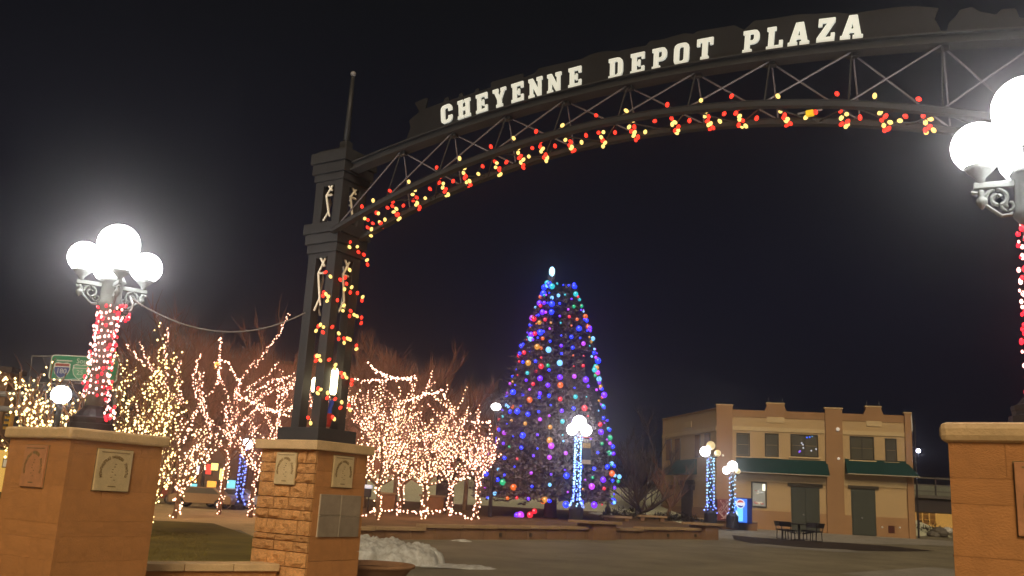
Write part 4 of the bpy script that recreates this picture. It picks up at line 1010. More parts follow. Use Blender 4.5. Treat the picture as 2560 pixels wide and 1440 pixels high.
# banner on the spruce lamp
bq = P(1452, 1130, 41.4)
bn = thing('lamp_banner', 'small printed banner with white lettering hanging beside the three globe lamp', 'banner', (bq.x, bq.y, bq.z))
MB().box((0.24, 0, 0), (0.42, 0.02, 1.0)).build('banner_cloth', mat('banner_blue', (0.05, 0.07, 0.16), 0.8, var=0.4, scale=4), bn)
MB().box((0.24, -0.012, -0.42), (0.42, 0.01, 0.18)).build('banner_strip', mat('banner_pale', (0.62, 0.56, 0.58), 0.8), bn)
MB().box((0.24, -0.013, 0.30), (0.36, 0.01, 0.22)).build('banner_panel', mat('banner_gold', (0.55, 0.42, 0.22), 0.8, var=0.4, scale=12), bn)
MB().tube([(-0.15, 0, 0.55), (0.55, 0, 0.55)], 0.02, 6).build('banner_rod', M_galv, bn)
MB().tube([(-0.15, 0, 0.65), (0.55, 0, 0.65)], 0.015, 6).build('banner_rod', M_signred, bn)
text_mesh('MEET', 0.17, 0.004, M_white, 'banner_text', bn, frame_m(Vector((0.24, -0.022, 0.48)), Vector((1, 0, 0)), Z, Vector((0, -1, 0))))
# far street lamps and other lone lamps
def lone_lamp(label, x, y, Y, r_, material, sz=1.0, pole_to=None, name='street_lamp'):
    q = P(x, y, Y); t = thing(name, label, 'street lamp', (q.x, q.y, q.z))
    MB().ball((0, 0, 0), r_, 18, 12, 0, sz).build('globe', material, t, smooth=True)
    zb_ = g(Y) + (RAISE if pole_to is None else 0)
    MB().tube([(0.0, 0.0, -r_ * sz * 0.9), (0, 0, zb_ - q.z)], [0.06, 0.09], 8).build('pole', M_darkiron, t)
    return t
lone_lamp('oval white street lamp rising between the lit trees and the spruce', 1240, 1017, 42, 0.22, M_globe_far, 0.75)
lone_lamp('round white lamp behind the left pillar beneath the green road sign', 153, 987, 18, 0.185, M_globe_far, 0.95)
lone_lamp('small orange sodium lamp glowing among the left tree tops', 543, 915, 46, 0.20, emit('sodium_lamp', (1.0, 0.42, 0.06), 9.0))
q = G(1529, 1275, RAISE); t = thing('short_lamp_post', 'short unlit black lamp post on the snowy lawn right of the spruce', 'street lamp', (q.x, q.y + 2, q.z))
MB().lathe([(0.2, -0.1), (0.18, 0.3), (0.07, 0.5), (0.06, 1.9), (0.10, 1.95), (0.05, 2.3)], n=10).build('post', M_darkiron, t)

# ================================================================ SPRUCE WITH COLOURED LIGHTS
SB = P(1375, 1288, 45.0); SB.z = g(45) + RAISE
STOP = P(1380, 695, 45.0); SH = STOP.z - SB.z
lean = (STOP.x - SB.x) / SH
spr = thing('spruce_tree', 'tall dark spruce hung with strings of coloured bulbs', 'tree', SB)
MB().tube([(0, 0, -0.1), (0.0, 0, 1.4), (lean * SH * 0.6, 0, SH * 0.6), (lean * SH, 0, SH)], [0.34, 0.26, 0.13, 0.03], 10).build('trunk', M_bark, spr, smooth=True)
def sprofile(s):    # radius at relative height
    return 3.35 * (1 - s) ** 0.80 * (1.0 - 0.30 * max(0, 0.10 - s) / 0.10) * (1 + 0.03 * math.sin(s * 40)) + 0.10
def needles(mb, r, z0, z1, ax, prof, dens):
    z = z0
    while z < z1:
        s = (z - 0) / SH; R0 = prof(s); nb2 = int(10 + R0 * 5.2)
        for k in range(nb2):
            a = r.uniform(0, 6.283); R = R0 * r.uniform(0.72, 1.12); dirv = Vector((math.cos(a), math.sin(a), 0)); side = Vector((-dirv.y, dirv.x, 0)); R *= 1.0 + 0.36 * max(0.0, -dirv.x) * (0.35 + 0.65 * (1 - abs(2 * s - .9)) if s < .9 else 0.1)
            o = Vector((ax(z), 0, z)); droop = r.uniform(0.10, 0.26) * R
            nsp = int(4 + R * 5.0 * dens)
            for j in range(nsp):
                u_ = (j + r.uniform(0.2, 1)) / nsp; u_ = 0.15 + 0.85 * u_
                c = o + dirv * (R * u_) - Z * (droop * u_ * u_ - 0.22 * R * max(0, u_ - 0.78) * 2)
                for s_ in (-1, 1):
                    L = r.uniform(0.20, 0.46) * (1.15 - 0.6 * u_); d2 = (dirv * r.uniform(0.35, 0.9) + side * s_ * r.uniform(0.5, 1) + Z * r.uniform(-0.45, 0.35)).normalized()
                    wv = d2.cross(Vector((r.uniform(-1, 1), r.uniform(-1, 1), 1))).normalized() * L * 0.27
                    mb.add([c - wv, c + wv, c + d2 * L], [(0, 1, 2)])
            tip = o + dirv * R - Z * (droop - 0.16 * R)
            mb.add([tip - side * .05 - dirv * .25, tip + side * .05 - dirv * .25, tip + dirv * 0.22 + Z * 0.14], [(0, 1, 2)])
        z += 0.21
r4 = random.Random(5); nd = MB()
needles(nd, r4, 1.15, SH - 0.35, lambda z: lean * z, sprofile, 1.0)
# second leader on the right
def prof2(s): return max(0.10, 1.15 * ((0.985 - s) / 0.25) ** .9) if s < .98 else .1
needles(nd, r4, SH * 0.70, SH * 0.965, lambda z: lean * z + 0.85, prof2, 1.0)
for k in range(26):
    a = r4.uniform(0, 6.28); z = SH * r4.uniform(.9, 1.0); c = Vector((lean * z, 0, z)); nd.tube([c, c + Vector((math.cos(a) * .25, math.sin(a) * .25, .32))], [0.03, 0.01], 3)
for k in range(14):
    c = Vector((lean * SH + 0.85 + r4.uniform(-.2, .25), r4.uniform(-.2, .2), SH * .945)); nd.tube([c, c + Vector((r4.uniform(-.1, .1), 0, .35))], [0.04, 0.012], 3)
for _ in range(30000):
    s_ = 1 - math.sqrt(r4.random()); s_ = 0.105 + 0.86 * s_; z_ = SH * s_; a_ = r4.uniform(0, 6.283); dirv = Vector((math.cos(a_), math.sin(a_), 0))
    R_ = sprofile(s_) * r4.uniform(0.5, 0.95) * (1 + 0.30 * max(0, -dirv.x) * (1 - s_)); c = Vector((lean * z_ + (0.55 if s_ > .7 and dirv.x > 0 and s_ < .94 else 0), 0, z_ - 0.12 * R_)) + dirv * R_
    d2 = (dirv * 0.7 + Vector((r4.uniform(-1, 1), r4.uniform(-1, 1), r4.uniform(-1.1, .5)))).normalized(); L = r4.uniform(.10, .26); wv = d2.cross(Vector((r4.uniform(-1, 1), r4.uniform(-1, 1), r4.uniform(-1, 1)))).normalized() * L * .35
    nd.add([c - wv, c + wv, c + d2 * L], [(0, 1, 2)])
nd.build('crown', M_needle, spr)
# topper
q = P(1380, 679, 44.9)
tp_ = thing('tree_topper', 'glowing icy white ornament on the very top of the spruce', 'tree topper', q)
MB().ball((0, 0, 0), 0.145, 12, 8, 0, 1.75).build('lit_ornament', emit('topper_glow', (0.42, 0.80, 1.0), 3.2), tp_, smooth=True)
MB().tube([(0, 0, -0.24), (0, 0, -0.5)], 0.03, 6).build('stem', M_galv, tp_)
COLS = {'blue': ((0.010, 0.025, 1.0), 4.2), 'violet': ((0.14, 0.015, 1.0), 2.6), 'purple': ((0.55, 0.05, 0.85), 1.7), 'ice': ((0.20, 0.55, 1.0), 2.0), 'green': ((0.012, 0.62, 0.24), 1.0), 'teal': ((0.03, 0.62, 0.70), 1.3), 'red': ((1.0, 0.018, 0.04), 1.4), 'orange': ((1.0, 0.16, 0.012), 1.2), 'amber': ((1.0, 0.42, 0.03), 0.9)}
BM = {}
for k, (c, s_) in COLS.items():
    mb = MB(); mb.ball((0, 0, 0), 1.0, 10, 7, 0, 1.05); mb.ball((-0.20, -0.78, 0.25), 0.36, 6, 5, 1)  # small pale ball on the near side stands for the bulb's glare
    BM[k] = mb.mesh(k + '_ornament_bulb', [emit('orn_' + k, c, s_), emit('orn_glare_' + k, tuple(min(1, 0.30 + 0.7 * q) for q in c), 1.7)], True)
wts = ['blue'] * 10 + ['violet'] * 6 + ['purple'] * 4 + ['ice'] * 3 + ['green'] * 2 + ['teal'] * 3 + ['red'] * 4 + ['orange'] * 3 + ['amber'] * 2
angs = [-178, -163, -148, -134, -121, -108, -95, -82, -68, -54, -40, -24, -8, 6]
labels = ['leftmost string of coloured bulbs down the spruce edge', 'second string of coloured bulbs from the spruce left edge', 'third string of coloured bulbs from the spruce left edge', 'fourth string of coloured bulbs from the spruce left edge',
          'fifth string of coloured bulbs from the spruce left edge', 'sixth string of coloured bulbs, left of the spruce middle', 'string of coloured bulbs just left of the spruce centre line', 'string of coloured bulbs just right of the spruce centre line',
          'sixth string of coloured bulbs from the spruce right edge', 'fifth string of coloured bulbs from the spruce right edge', 'fourth string of coloured bulbs from the spruce right edge', 'third string of coloured bulbs from the spruce right edge', 'second string of coloured bulbs from the spruce right edge, mostly blue', 'rightmost string of coloured bulbs down the spruce edge, mostly blue']
for k, a in enumerate(angs):
    st = thing('bulb_string', labels[k], 'light string', SB, 0, 'strings of coloured bulbs down the spruce')
    cord = MB(); pts = []; n = 21 if abs(a + 90) < 75 else 25; ph = r4.uniform(-.5, .5)
    right = a > -60
    for i in range(n):
        s = 0.07 + 0.89 * max(0, min(1, (i + ph * (1 - abs(2 * i / (n - 1) - 1) ** 4)) / (n - 1))) ** 0.95; s = min(0.975, s + r4.uniform(-.016, .016)); z = SH * s
        aa = math.radians(a + r4.uniform(-1.6, 1.6) + 2.5 * math.sin(i * .4 + k)); R = sprofile(s) * (1.04 if not right else 1.0) * r4.uniform(0.94, 1.04)
        wr = max(0.0, min(1.0, (a + 95) / 55)); ox = lean * z + 0.85 * wr * min(1, s / 0.75)
        if right and s > 0.72: R = min(R, prof2(min(s, .95)) + .15)
        q = Vector((ox + R * math.cos(aa), R * math.sin(aa), z)); pts.append(q)
        if right and k >= 12: cname = r4.choice(['blue', 'blue', 'blue', 'ice', 'violet', 'green', 'orange', 'purple', 'teal'])
        else: cname = r4.choice(wts)
        inst(BM[cname], 'bulb', st, q, (r4.choice((0.04, 0.05, 0.06, 0.07, 0.08, 0.09, 0.105, 0.125, 0.14)),) * 3)
    cord.tube(pts, 0.008, 3); cord.build('cord', M_wire, st)
gs = thing('bulb_string', 'coloured bulbs lying on the ground around the spruce trunk', 'light string', SB)
for x, y, c, s_ in ((1301, 1288, 'purple', .17), (1325, 1287, 'red', .14), (1336, 1278, 'red', .12), (1292, 1288, 'violet', .12), (1358, 1252, 'orange', .14), (1374, 1251, 'blue', .1)):
    q = P(x, y, 43.6) - SB; inst(BM[c], 'bulb', gs, q, (s_,) * 3)
mb = MB().tube([P(1292, 1290, 43.6) - SB, P(1301, 1290, 43.6) - SB, P(1325, 1290, 43.6) - SB, P(1336, 1280, 43.6) - SB], 0.01, 3); mb.build('cord', M_wire, gs)

# ================================================================ BARE TREES
def bare_tree(r, h, spread, nl, ntw, trunk_r, trunk_h=0.22, up=0.75, levels=2, thin=1.0):
    """limb polylines plus twigs in local space"""
    limbs = []; tw_ = []
    th = h * trunk_h
    base = Vector((0, 0, -0.15)); fork = Vector((r.uniform(-.1, .1), r.uniform(-.1, .1), th))
    limbs.append(([base, (base + fork) / 2 + Vector((r.uniform(-.05, .05), r.uniform(-.05, .05), 0)), fork], [trunk_r, trunk_r * .85, trunk_r * .75], 9))
    def grow(o, d, L, rad, lv):
        n = 5; pts = [o.copy()]; dd = d.copy()
        for i in range(n):
            dd = (dd + Vector((r.uniform(-.28, .28), r.uniform(-.28, .28), r.uniform(-.05, .20)))).normalized()
            pts.append(pts[-1] + dd * L / n)
        limbs.append((pts, [rad * (1 - 0.75 * i / n) for i in range(n + 1)], lv))
        if lv > 0:
            for k in range(r.choice((2, 3, 3))):
                i = r.randint(1, n - 1); nd_ = (dd * 0.6 + Vector((r.uniform(-1, 1), r.uniform(-1, 1), r.uniform(-.1, .9)))).normalized()
                grow(pts[i], nd_, L * r.uniform(.42, .66), rad * .5, lv - 1)
    for k in range(nl):
        a = 6.283 * (k + r.uniform(-.3, .3)) / nl; el = r.uniform(up - .3, up + .2)
        d = Vector((math.cos(a) * math.cos(el), math.sin(a) * math.cos(el), math.sin(el)))
        o = fork - Vector((0, 0, r.uniform(0, th * .25)))
        L = min((h - th) / max(.35, math.sin(el)) * r.uniform(.6, .9), spread / max(.2, math.cos(el)) * r.uniform(.8, 1.1)); grow(o, d, L, trunk_r * .55, levels)
    al = [(pts, i) for pts, _, _lv in limbs[1:] for i in range(1, len(pts))]
    for _ in range(ntw):
        pts, i = r.choice(al); s_ = r.random(); o = pts[i - 1].lerp(pts[i], s_); d = (pts[i] - pts[i - 1]).normalized()
        d = (d * .5 + Vector((r.uniform(-.8, .8), r.uniform(-.8, .8), r.uniform(.1, 1.3)))).normalized(); L = r.uniform(.35, 1.1) * h / 7
        m_ = o + d * L * .5 + Vector((r.uniform(-.06, .06), r.uniform(-.06, .06), 0)); e_ = o + d * L + Vector((r.uniform(-.12, .12), r.uniform(-.12, .12), .05))
        tw_.append((o, m_, e_))
    return limbs, tw_
def lit_tree(label, blabel, loc, h, spread, nl, ntw, tr_, seed, E, nbulb, br, wrapR=0.06, trunk_h=.22, up=.75, levels=1, group='bare trees wrapped in white lights', twm=M_twig, limb_frac=1.0, step=0.13, minlv=0):
    r = random.Random(seed); limbs, tws = bare_tree(r, h, spread, nl, ntw, tr_, trunk_h, up, levels)
    t = thing('bare_tree', label, 'tree', loc, 0, group)
    mb = MB()
    for pts, rad, lv in limbs: mb.tube(pts, [max(.014, q) for q in rad], 6)
    mb.build('trunk', M_bark, t)
    tb2 = MB()
    for o, m_, e_ in tws: tb2.tube([o, m_, e_], [.012, .009, .004], 3, cap=False)
    tb2.build('crown', twm, t)
    lb = MB(); cnt = 0
    lim = [l for l in limbs]; 
    for pts, rad, lv in lim:
        if lv < minlv or (lv < 9 and r.random() > limb_frac): continue
        L = sum((pts[i + 1] - pts[i]).length for i in range(len(pts) - 1)); n = max(3, int(L / (step if lv < 9 else .045)))
        for k in range(n):
            f_ = (k + r.uniform(-.25, .25)) / n * (len(pts) - 1); i = max(0, min(len(pts) - 2, int(f_))); q = pts[i].lerp(pts[i + 1], f_ - i)
            rr = rad[min(i, len(rad) - 1)] + wrapR * r.uniform(.2, 1); a = r.uniform(0, 6.28)
            q = q + Vector((math.cos(a) * rr, math.sin(a) * rr, r.uniform(-.03, .03)))
            if q.z < 0: continue
            lb.octa(q, br * r.uniform(.75, 1.2)); cnt += 1
            if cnt >= nbulb: break
        if cnt >= nbulb: break
    o = lb.build('tree_lights', E); o.location = loc
    tag(o, blabel, 'light string', 'white lights wound on bare trees', 'stuff')
    return t
def on_lawn(x, y, dz): 
    q = G(x, y, dz); return q
def ltree(x, ybase, Y, ytop, spread, nl, ntw, seed, E, n, br, lab, blab, zoff, **k):
    q = P(x, ybase, Y); q.z = g(Y) + zoff; h_ = P(x, ytop, Y).z - q.z
    return lit_tree(lab, blab, q, h_, spread, nl, ntw, k.pop('tr', 0.095), seed, E, n, br, **k)
ltree(365, 1290, 24.5, 812, 1.05, 10, 420, 101, E_yellow, 1100, 0.028, 'narrow bare tree thick with yellowish lights right of the left lamp', 'yellowish white lights covering the narrow tree right of the left lamp', 0.0, up=1.15, levels=2, trunk_h=.12, step=.10, wrapR=.16)
ltree(128, 1290, 19.5, 925, 1.5, 15, 90, 102, E_yellow, 1500, 0.028, 'small bare tree with yellow lights behind the left pillar', 'yellow lights on the small tree behind the left pillar', 0.0, up=1.0, levels=2, trunk_h=.2, step=.13, wrapR=.16)
ltree(434, 1292, 33.5, 1000, 1.6, 7, 200, 103, E_warm, 420, 0.036, 'young bare tree with lit trunk standing on the lawn edge', 'warm lights on the young tree at the lawn edge', 0.0, up=.9, levels=1, trunk_h=.3, step=.12, wrapR=.10, tr=.10)
ltree(548, 1272, 38, 838, 3.4, 7, 700, 104, E_peach, 1300, 0.032, 'broad bare tree with peach lights left of the tower', 'peach lights outlining the broad tree left of the tower', 0.05, levels=2, step=.065, limb_frac=.62, minlv=1, trunk_h=.36)
ltree(628, 1275, 37, 915, 3.2, 7, 600, 115, E_peach, 1200, 0.032, 'bare tree with drooping peach light swags beside the tall pillar', 'peach light swags on the tree beside the tall pillar', 0.05, up=.6, levels=2, step=.065, limb_frac=.7, minlv=1, trunk_h=.36)
ltree(735, 1275, 40, 905, 3.3, 7, 600, 106, E_peach, 700, 0.032, 'bare lit tree mostly hidden behind the tall pillar and tower', 'peach lights on the tree behind the tall pillar', .34, up=.65, levels=2, step=.065, limb_frac=.62, minlv=1)
ltree(945, 1290, 34.0, 925, 3.0, 9, 650, 117, E_warm, 1300, 0.032, 'densely lit bare tree just right of the tall pillar', 'dense warm lights on the tree just right of the tall pillar', .34, up=.7, levels=2, trunk_h=.25, step=.13)
ltree(1000, 1282, 38.0, 915, 3.4, 9, 650, 108, E_peach, 1300, 0.032, 'tall densely lit bare tree behind the first tree right of the pillar', 'dense peach lights on the tall tree in the right cluster', .34, up=.75, levels=2, trunk_h=.25, step=.13)
ltree(1062, 1285, 36.5, 975, 2.5, 8, 450, 109, E_warm, 950, 0.032, 'lit bare tree with looping light swags in the middle of the right cluster', 'warm looping lights on the middle tree of the right cluster', .34, up=.6, levels=2, trunk_h=.3, step=.13)
ltree(1120, 1280, 41, 1005, 1.9, 7, 400, 110, E_peach, 600, 0.036, 'lit bare tree near the right end of the cluster', 'peach lights on the tree near the right end of the cluster', .34, up=.8, levels=1, trunk_h=.3, step=.12)
ltree(1188, 1292, 38.5, 1040, 1.25, 6, 220, 111, E_peach, 560, 0.036, 'slim bare tree with lit trunk closest to the spruce', 'peach lights on the slim tree closest to the spruce', .34, up=1.0, levels=1, trunk_h=.42, step=.10, tr=.08)
# light chains on the ground and between trees
def chain(label, pts, Y, sag, E, br, step=0.14):
    mb = MB(); cord = MB()
    for i in range(len(pts) - 1):
        a_, b_ = P(pts[i][0], pts[i][1], Y), P(pts[i + 1][0], pts[i + 1][1], Y); n = max(2, int((b_ - a_).length / step)); pr_ = None
        for k in range(n + 1):
            s_ = k / n; q = a_.lerp(b_, s_) - Z * (4 * s_ * (1 - s_) * sag) + Vector((r2.uniform(-.03, .03), r2.uniform(-.1, .1), r2.uniform(-.03, .03))); mb.octa(q, br * r2.uniform(.8, 1.2))
            if r2.random() < .6: mb.octa(q + Vector((r2.uniform(-.07, .07), 0, r2.uniform(-.09, .02))), br)
    o = mb.build('light_chain', E); tag(o, label, 'light string', 'white light chains between the trees', 'stuff')
chain('peach light chain along the lawn foot of the right tree cluster', [(905, 1290), (935, 1272), (1000, 1276), (1070, 1278), (1120, 1270), (1150, 1284), (1180, 1296)], 36.0, .03, E_peach, .036)
chain('bright swag of lights from the top of the right tree cluster', [(922, 905), (960, 935), (1042, 945)], 35.5, .10, E_peach, .042, .10)
chain('second swag of lights below the top of the right tree cluster', [(870, 945), (930, 950), (1036, 940)], 35.4, .05, E_peach, .040, .12)
chain('drooping lights at the right shoulder of the tree cluster', [(980, 1010), (1060, 985), (1105, 975), (1112, 990)], 36.0, .05, E_peach, .042, .10)
chain('low swag of lights reaching from the cluster to the slim tree', [(1040, 1180), (1110, 1180), (1170, 1195), (1180, 1180)], 36.2, .12, E_warm, .038)
chain('upper chain of lights between the cluster and the slim tree', [(1150, 1050), (1225, 1055), (1226, 1120)], 38.6, .05, E_peach, .036)
chain('swag of lights running left of the tower toward the trees', [(600, 1000), (680, 950), (735, 935), (740, 955), (700, 990)], 37.5, .05, E_peach, .040, .10)
chain('long double swag of lights left of the tower', [(590, 980), (650, 1010), (735, 1040)], 37.4, .10, E_warm, .040, .10)
chain('lower swag of lights left of the tower', [(560, 1090), (640, 1020), (735, 1020)], 37.3, .10, E_peach, .040, .10)
chain('peak of lights standing above the trees left of the tower', [(552, 845), (548, 900), (570, 905), (600, 960)], 38.0, -.02, E_peach, .040, .10)
chain('lights running up the left limb of the broad tree', [(460, 1100), (500, 1010), (540, 960), (552, 900)], 38.0, .05, E_peach, .040, .14)

# plain bare trees behind
def plain_tree(label, x, Y, ytop, spread, nl, ntw, seed, zoff=0.0, m_=M_twig_dk, group=None, up=.9, levels=2, th=.18):
    q = P(x, 1280, Y); q.z = g(Y) + zoff; h_ = P(x, ytop, Y).z - q.z
    r = random.Random(seed); limbs, tws = bare_tree(r, h_, spread, nl, ntw, 0.14, th, up, levels)
    t = thing('bare_tree', label, 'tree', q, 0, group); mb = MB()
    for pts, rad, lv in limbs: mb.tube(pts, [max(.018, w_) for w_ in rad], 5)
    mb.build('trunk', M_bark if m_ is M_twig else m_, t); tb2 = MB()
    for o, a_, e_ in tws: tb2.tube([o, a_, e_], [.014, .010, .005], 3, cap=False)
    tb2.build('crown', m_, t); return t
BG = 'unlit bare trees behind the lit trees'
for i, (x, Y, yt, sp_, lab) in enumerate(((420, 44, 850, 3.0, 'unlit reddish bare tree behind the narrow yellow lit tree'), (490, 46, 830, 3.2, 'unlit reddish bare tree behind the broad lit tree'), (600, 45, 855, 3.2, 'unlit reddish bare tree whose twigs rise left of the tower'), (690, 47, 915, 3.2, 'unlit reddish bare tree directly left of the tower posts'),
                                     (905, 45, 895, 3.2, 'unlit reddish bare tree directly right of the tower posts'), (985, 46, 905, 3.2, 'unlit reddish bare tree with twigs above the right cluster'), (1060, 47, 950, 2.6, 'unlit reddish bare tree at the right shoulder of the cluster'), (1160, 49, 1000, 2.6, 'unlit reddish bare tree behind the slim lit tree'))):
    plain_tree(lab, x, Y, yt, sp_, 10, 2500, 300 + i, .3, M_twig, BG, .95, 2, .36)
plain_tree('large hazy bare tree left of the tan building', 1592, 60, 1090, 3.0, 11, 1500, 350, .3, M_twig_dk, None, .85)
plain_tree('low spreading bare bush left of the tan building', 1600, 50, 1195, 1.9, 9, 300, 351, .34, M_twig_dk, None, .45, 1)
plain_tree('reddish bare shrub against the orange end of the tan building', 1672, 58, 1130, 1.3, 7, 260, 352, .2, M_twig, None, .9, 1)
plain_tree('dark hazy bare tree behind the slim lit tree and the spruce', 1190, 66, 930, 3.6, 11, 1300, 353, .3, M_twig_dk, None, .9)
# dark shrubs and snow scraps left of the building
def shrub(label, x, y, Y, lx, lz, seed, m_=M_shrub):
    q = P(x, y, Y); r = random.Random(seed); mb = MB()
    for k in range(420):
        a = r.uniform(0, 6.28); rr = math.sqrt(r.random()); z = r.random() * (1 - rr * rr); c = Vector((math.cos(a) * rr * lx, math.sin(a) * rr * lx * .7, z * lz)); d_ = Vector((r.uniform(-1, 1), r.uniform(-1, 1), r.uniform(-.2, 1))).normalized() * .2; s_ = d_.cross(Z).normalized() * .05 if d_.cross(Z).length > 1e-3 else Vector((.05, 0, 0))
        mb.add([c - s_, c + s_, c + d_], [(0, 1, 2)])
    t = thing('shrub', label, 'shrub', q); mb.build('foliage', m_, t); MB().tube([(0, 0, -.2), (0, 0, lz * .5)], [.05, .03], 6).build('stem', M_twig_dk, t)
    return t
shrub('dark low shrub at the left foot of the tan building', 1670, 1302, 52, 1.2, .55, 1); shrub('dark flat shrub behind the retaining wall near the lamp', 1710, 1303, 50, 1.1, .45, 2)
shrub('dark low shrub under the short black lamp post', 1562, 1292, 50, 1.3, .5, 3); shrub('dark rounded shrub at the right end of the tan building', 2318, 1338, 60, 1.3, 1.0, 4)
for i, (x, y, w_, lab) in enumerate(((1505, 1285, .8, 'snow scrap on the lawn right of the spruce lamp'), (1590, 1287, 1.0, 'snow scrap beneath the spreading bush'), (1545, 1280, .8, 'snow scrap beside the short black lamp post'), (1625, 1284, .6, 'snow scrap near the corner of the tan building'))):
    q = G(x, y, RAISE)
    def pf(X, Y_, q=q, w_=w_):
        dd = ((X - q.x) / w_) ** 2 + ((Y_ - q.y) / (w_ * 1.6)) ** 2 + .5 * noise.noise((X * 3, Y_ * 3, 7)); return RAISE + .04 + .07 * max(0, 1 - dd) if dd < 1 else RAISE - .05
    tag(heightfield('snow_patch', q.x, q.y, w_ * 2.4, w_ * 4, pf, M_snow, 20, 20), lab, 'snow patch')
for i, (x, y, Y, lab) in enumerate(((1540, 1292, 46, 'flat stone bench slab on the lawn left of the bush'), (1630, 1291, 48, 'flat stone bench slab near the spreading bush'))):
    q = P(x, y, Y); t = thing('stone_bench', lab, 'bench', (q.x, q.y, q.z))
    MB().box((0, 0, 0), (1.5, .45, .1)).build('seat', M_wallcap, t, bevel=.01)
    for s_ in (-.5, .5): MB().box((s_, 0, -.25), (.2, .35, .4)).build('leg', M_wallstone, t)

# ================================================================ BACKGROUND BUILDINGS, CARS, SIGNS
def block(name, label, cat, x0, x1, ytop, Y, depth, material, wins=(), base=None):
    a_, b_ = P(x0, 1250, Y), P(x1, 1250, Y); zt_ = P((x0 + x1) / 2, ytop, Y).z; zb_ = g(Y) - .3
    t = thing(name, label, cat, ((a_.x + b_.x) / 2, Y, zb_)); w_ = b_.x - a_.x
    MB().box((0, depth / 2, (zt_ - zb_) / 2), (w_, depth, zt_ - zb_)).build('wall', material, t)
    MB().box((0, depth / 2, zt_ - zb_ + .12), (w_ + .3, depth + .3, .24)).build('cornice', M_darkwall, t)
    for (px0, py0, px1, py1, m_) in wins:
        c0, c1_ = P(px0, py0, Y), P(px1, py1, Y); cx_ = (c0.x + c1_.x) / 2 - t.location.x; cz_ = (c0.z + c1_.z) / 2 - zb_
        ww_, hh_ = abs(c1_.x - c0.x), abs(c0.z - c1_.z)
        f_ = MB().box((cx_, -.04, cz_), (ww_ + .16, .08, hh_ + .16)).build('window', M_frame, t)
        MB().box((cx_, -.09, cz_), (ww_, .04, hh_)).build('pane', m_, f_)
    return t
E_or = emit('shop_orange', (1.0, .40, .05), 2.0); E_cy = emit('shop_cyan', (.22, .75, .80), 1.6); E_rd = emit('shop_red', (1.0, .05, .03), 1.8); E_wh = emit('shop_white', (.85, .82, 1.0), 2.2); E_ye = emit('shop_yellow', (1.0, .72, .18), 3.0); E_dim = emit('shop_dim', (.30, .12, .05), .5); E_gn = emit('shop_green', (.05, .5, .15), .6)
block('shop_row', 'brick shop row with coloured lit windows far behind the left trees', 'shop building', 384, 700, 1095, 58, 9, M_shopbrick,
      [(476, 1192, 492, 1206, E_or), (478, 1209, 508, 1228, E_cy), (494, 1165, 512, 1185, E_wh), (516, 1160, 528, 1186, E_rd), (530, 1158, 545, 1176, E_ye), (552, 1172, 568, 1200, E_ye), (520, 1202, 540, 1224, E_or), (570, 1200, 588, 1222, E_cy), (572, 1224, 588, 1236, E_ye), (400, 1192, 417, 1212, E_wh), (405, 1216, 420, 1232, E_gn), (600, 1245, 612, 1258, E_wh), (432, 1168, 468, 1190, E_dim)])
block('brick_building', 'tall reddish brick building behind the left lit trees', 'building', 410, 800, 905, 72, 12, M_brick)
block('brick_building', 'lower reddish brick building behind the right tree cluster', 'building', 800, 1130, 1010, 74, 12, M_brick, [(1010, 1100, 1040, 1130, E_dim), (1060, 1100, 1085, 1130, E_dim)])
block('corner_building', 'dark tan building cut off by the left edge of the picture', 'building', -160, -32, 925, 40, 1.0, M_tanbrick, [(-90, 1120, 10, 1230, emit('shop_amber', (1.0, .55, .10), .8))])
pc = P(15, 1158, 39.7); t = thing('window_notice', 'small white notice in the amber window at the left edge', 'notice', pc); MB().box((0, 0, 0), (.22, .03, .30)).build('sheet', M_white, t); MB().box((0, .02, 0), (.30, .03, .38)).build('frame', M_darkiron, t)
# kiosk and brick planters by the right cluster
q = P(1110, 1245, 52); t = thing('kiosk', 'dark square kiosk behind the right tree cluster', 'kiosk', (q.x, q.y, g(52) + .3)); MB().box((0, .5, .9), (.95, 1, 1.8)).build('body', M_darkwall, t); MB().box((0, .5, 1.86), (1.15, 1.2, .12)).build('roof', M_darkiron, t)
for x, w_, lab in ((1080, 1.05, 'brown brick planter box at the right of the tree cluster'), (965, .8, 'brown brick planter box at the left of the tree cluster')):
    q = P(x, 1280, 43); t = thing('brick_planter', lab, 'planter', (q.x, q.y, g(43) + .3)); MB().box((0, 0, .35), (w_, .8, .8)).build('box', M_wood, t, bevel=.02); MB().box((0, 0, .79), (w_ + .15, .95, .08)).build('rim', M_wallcap, t)
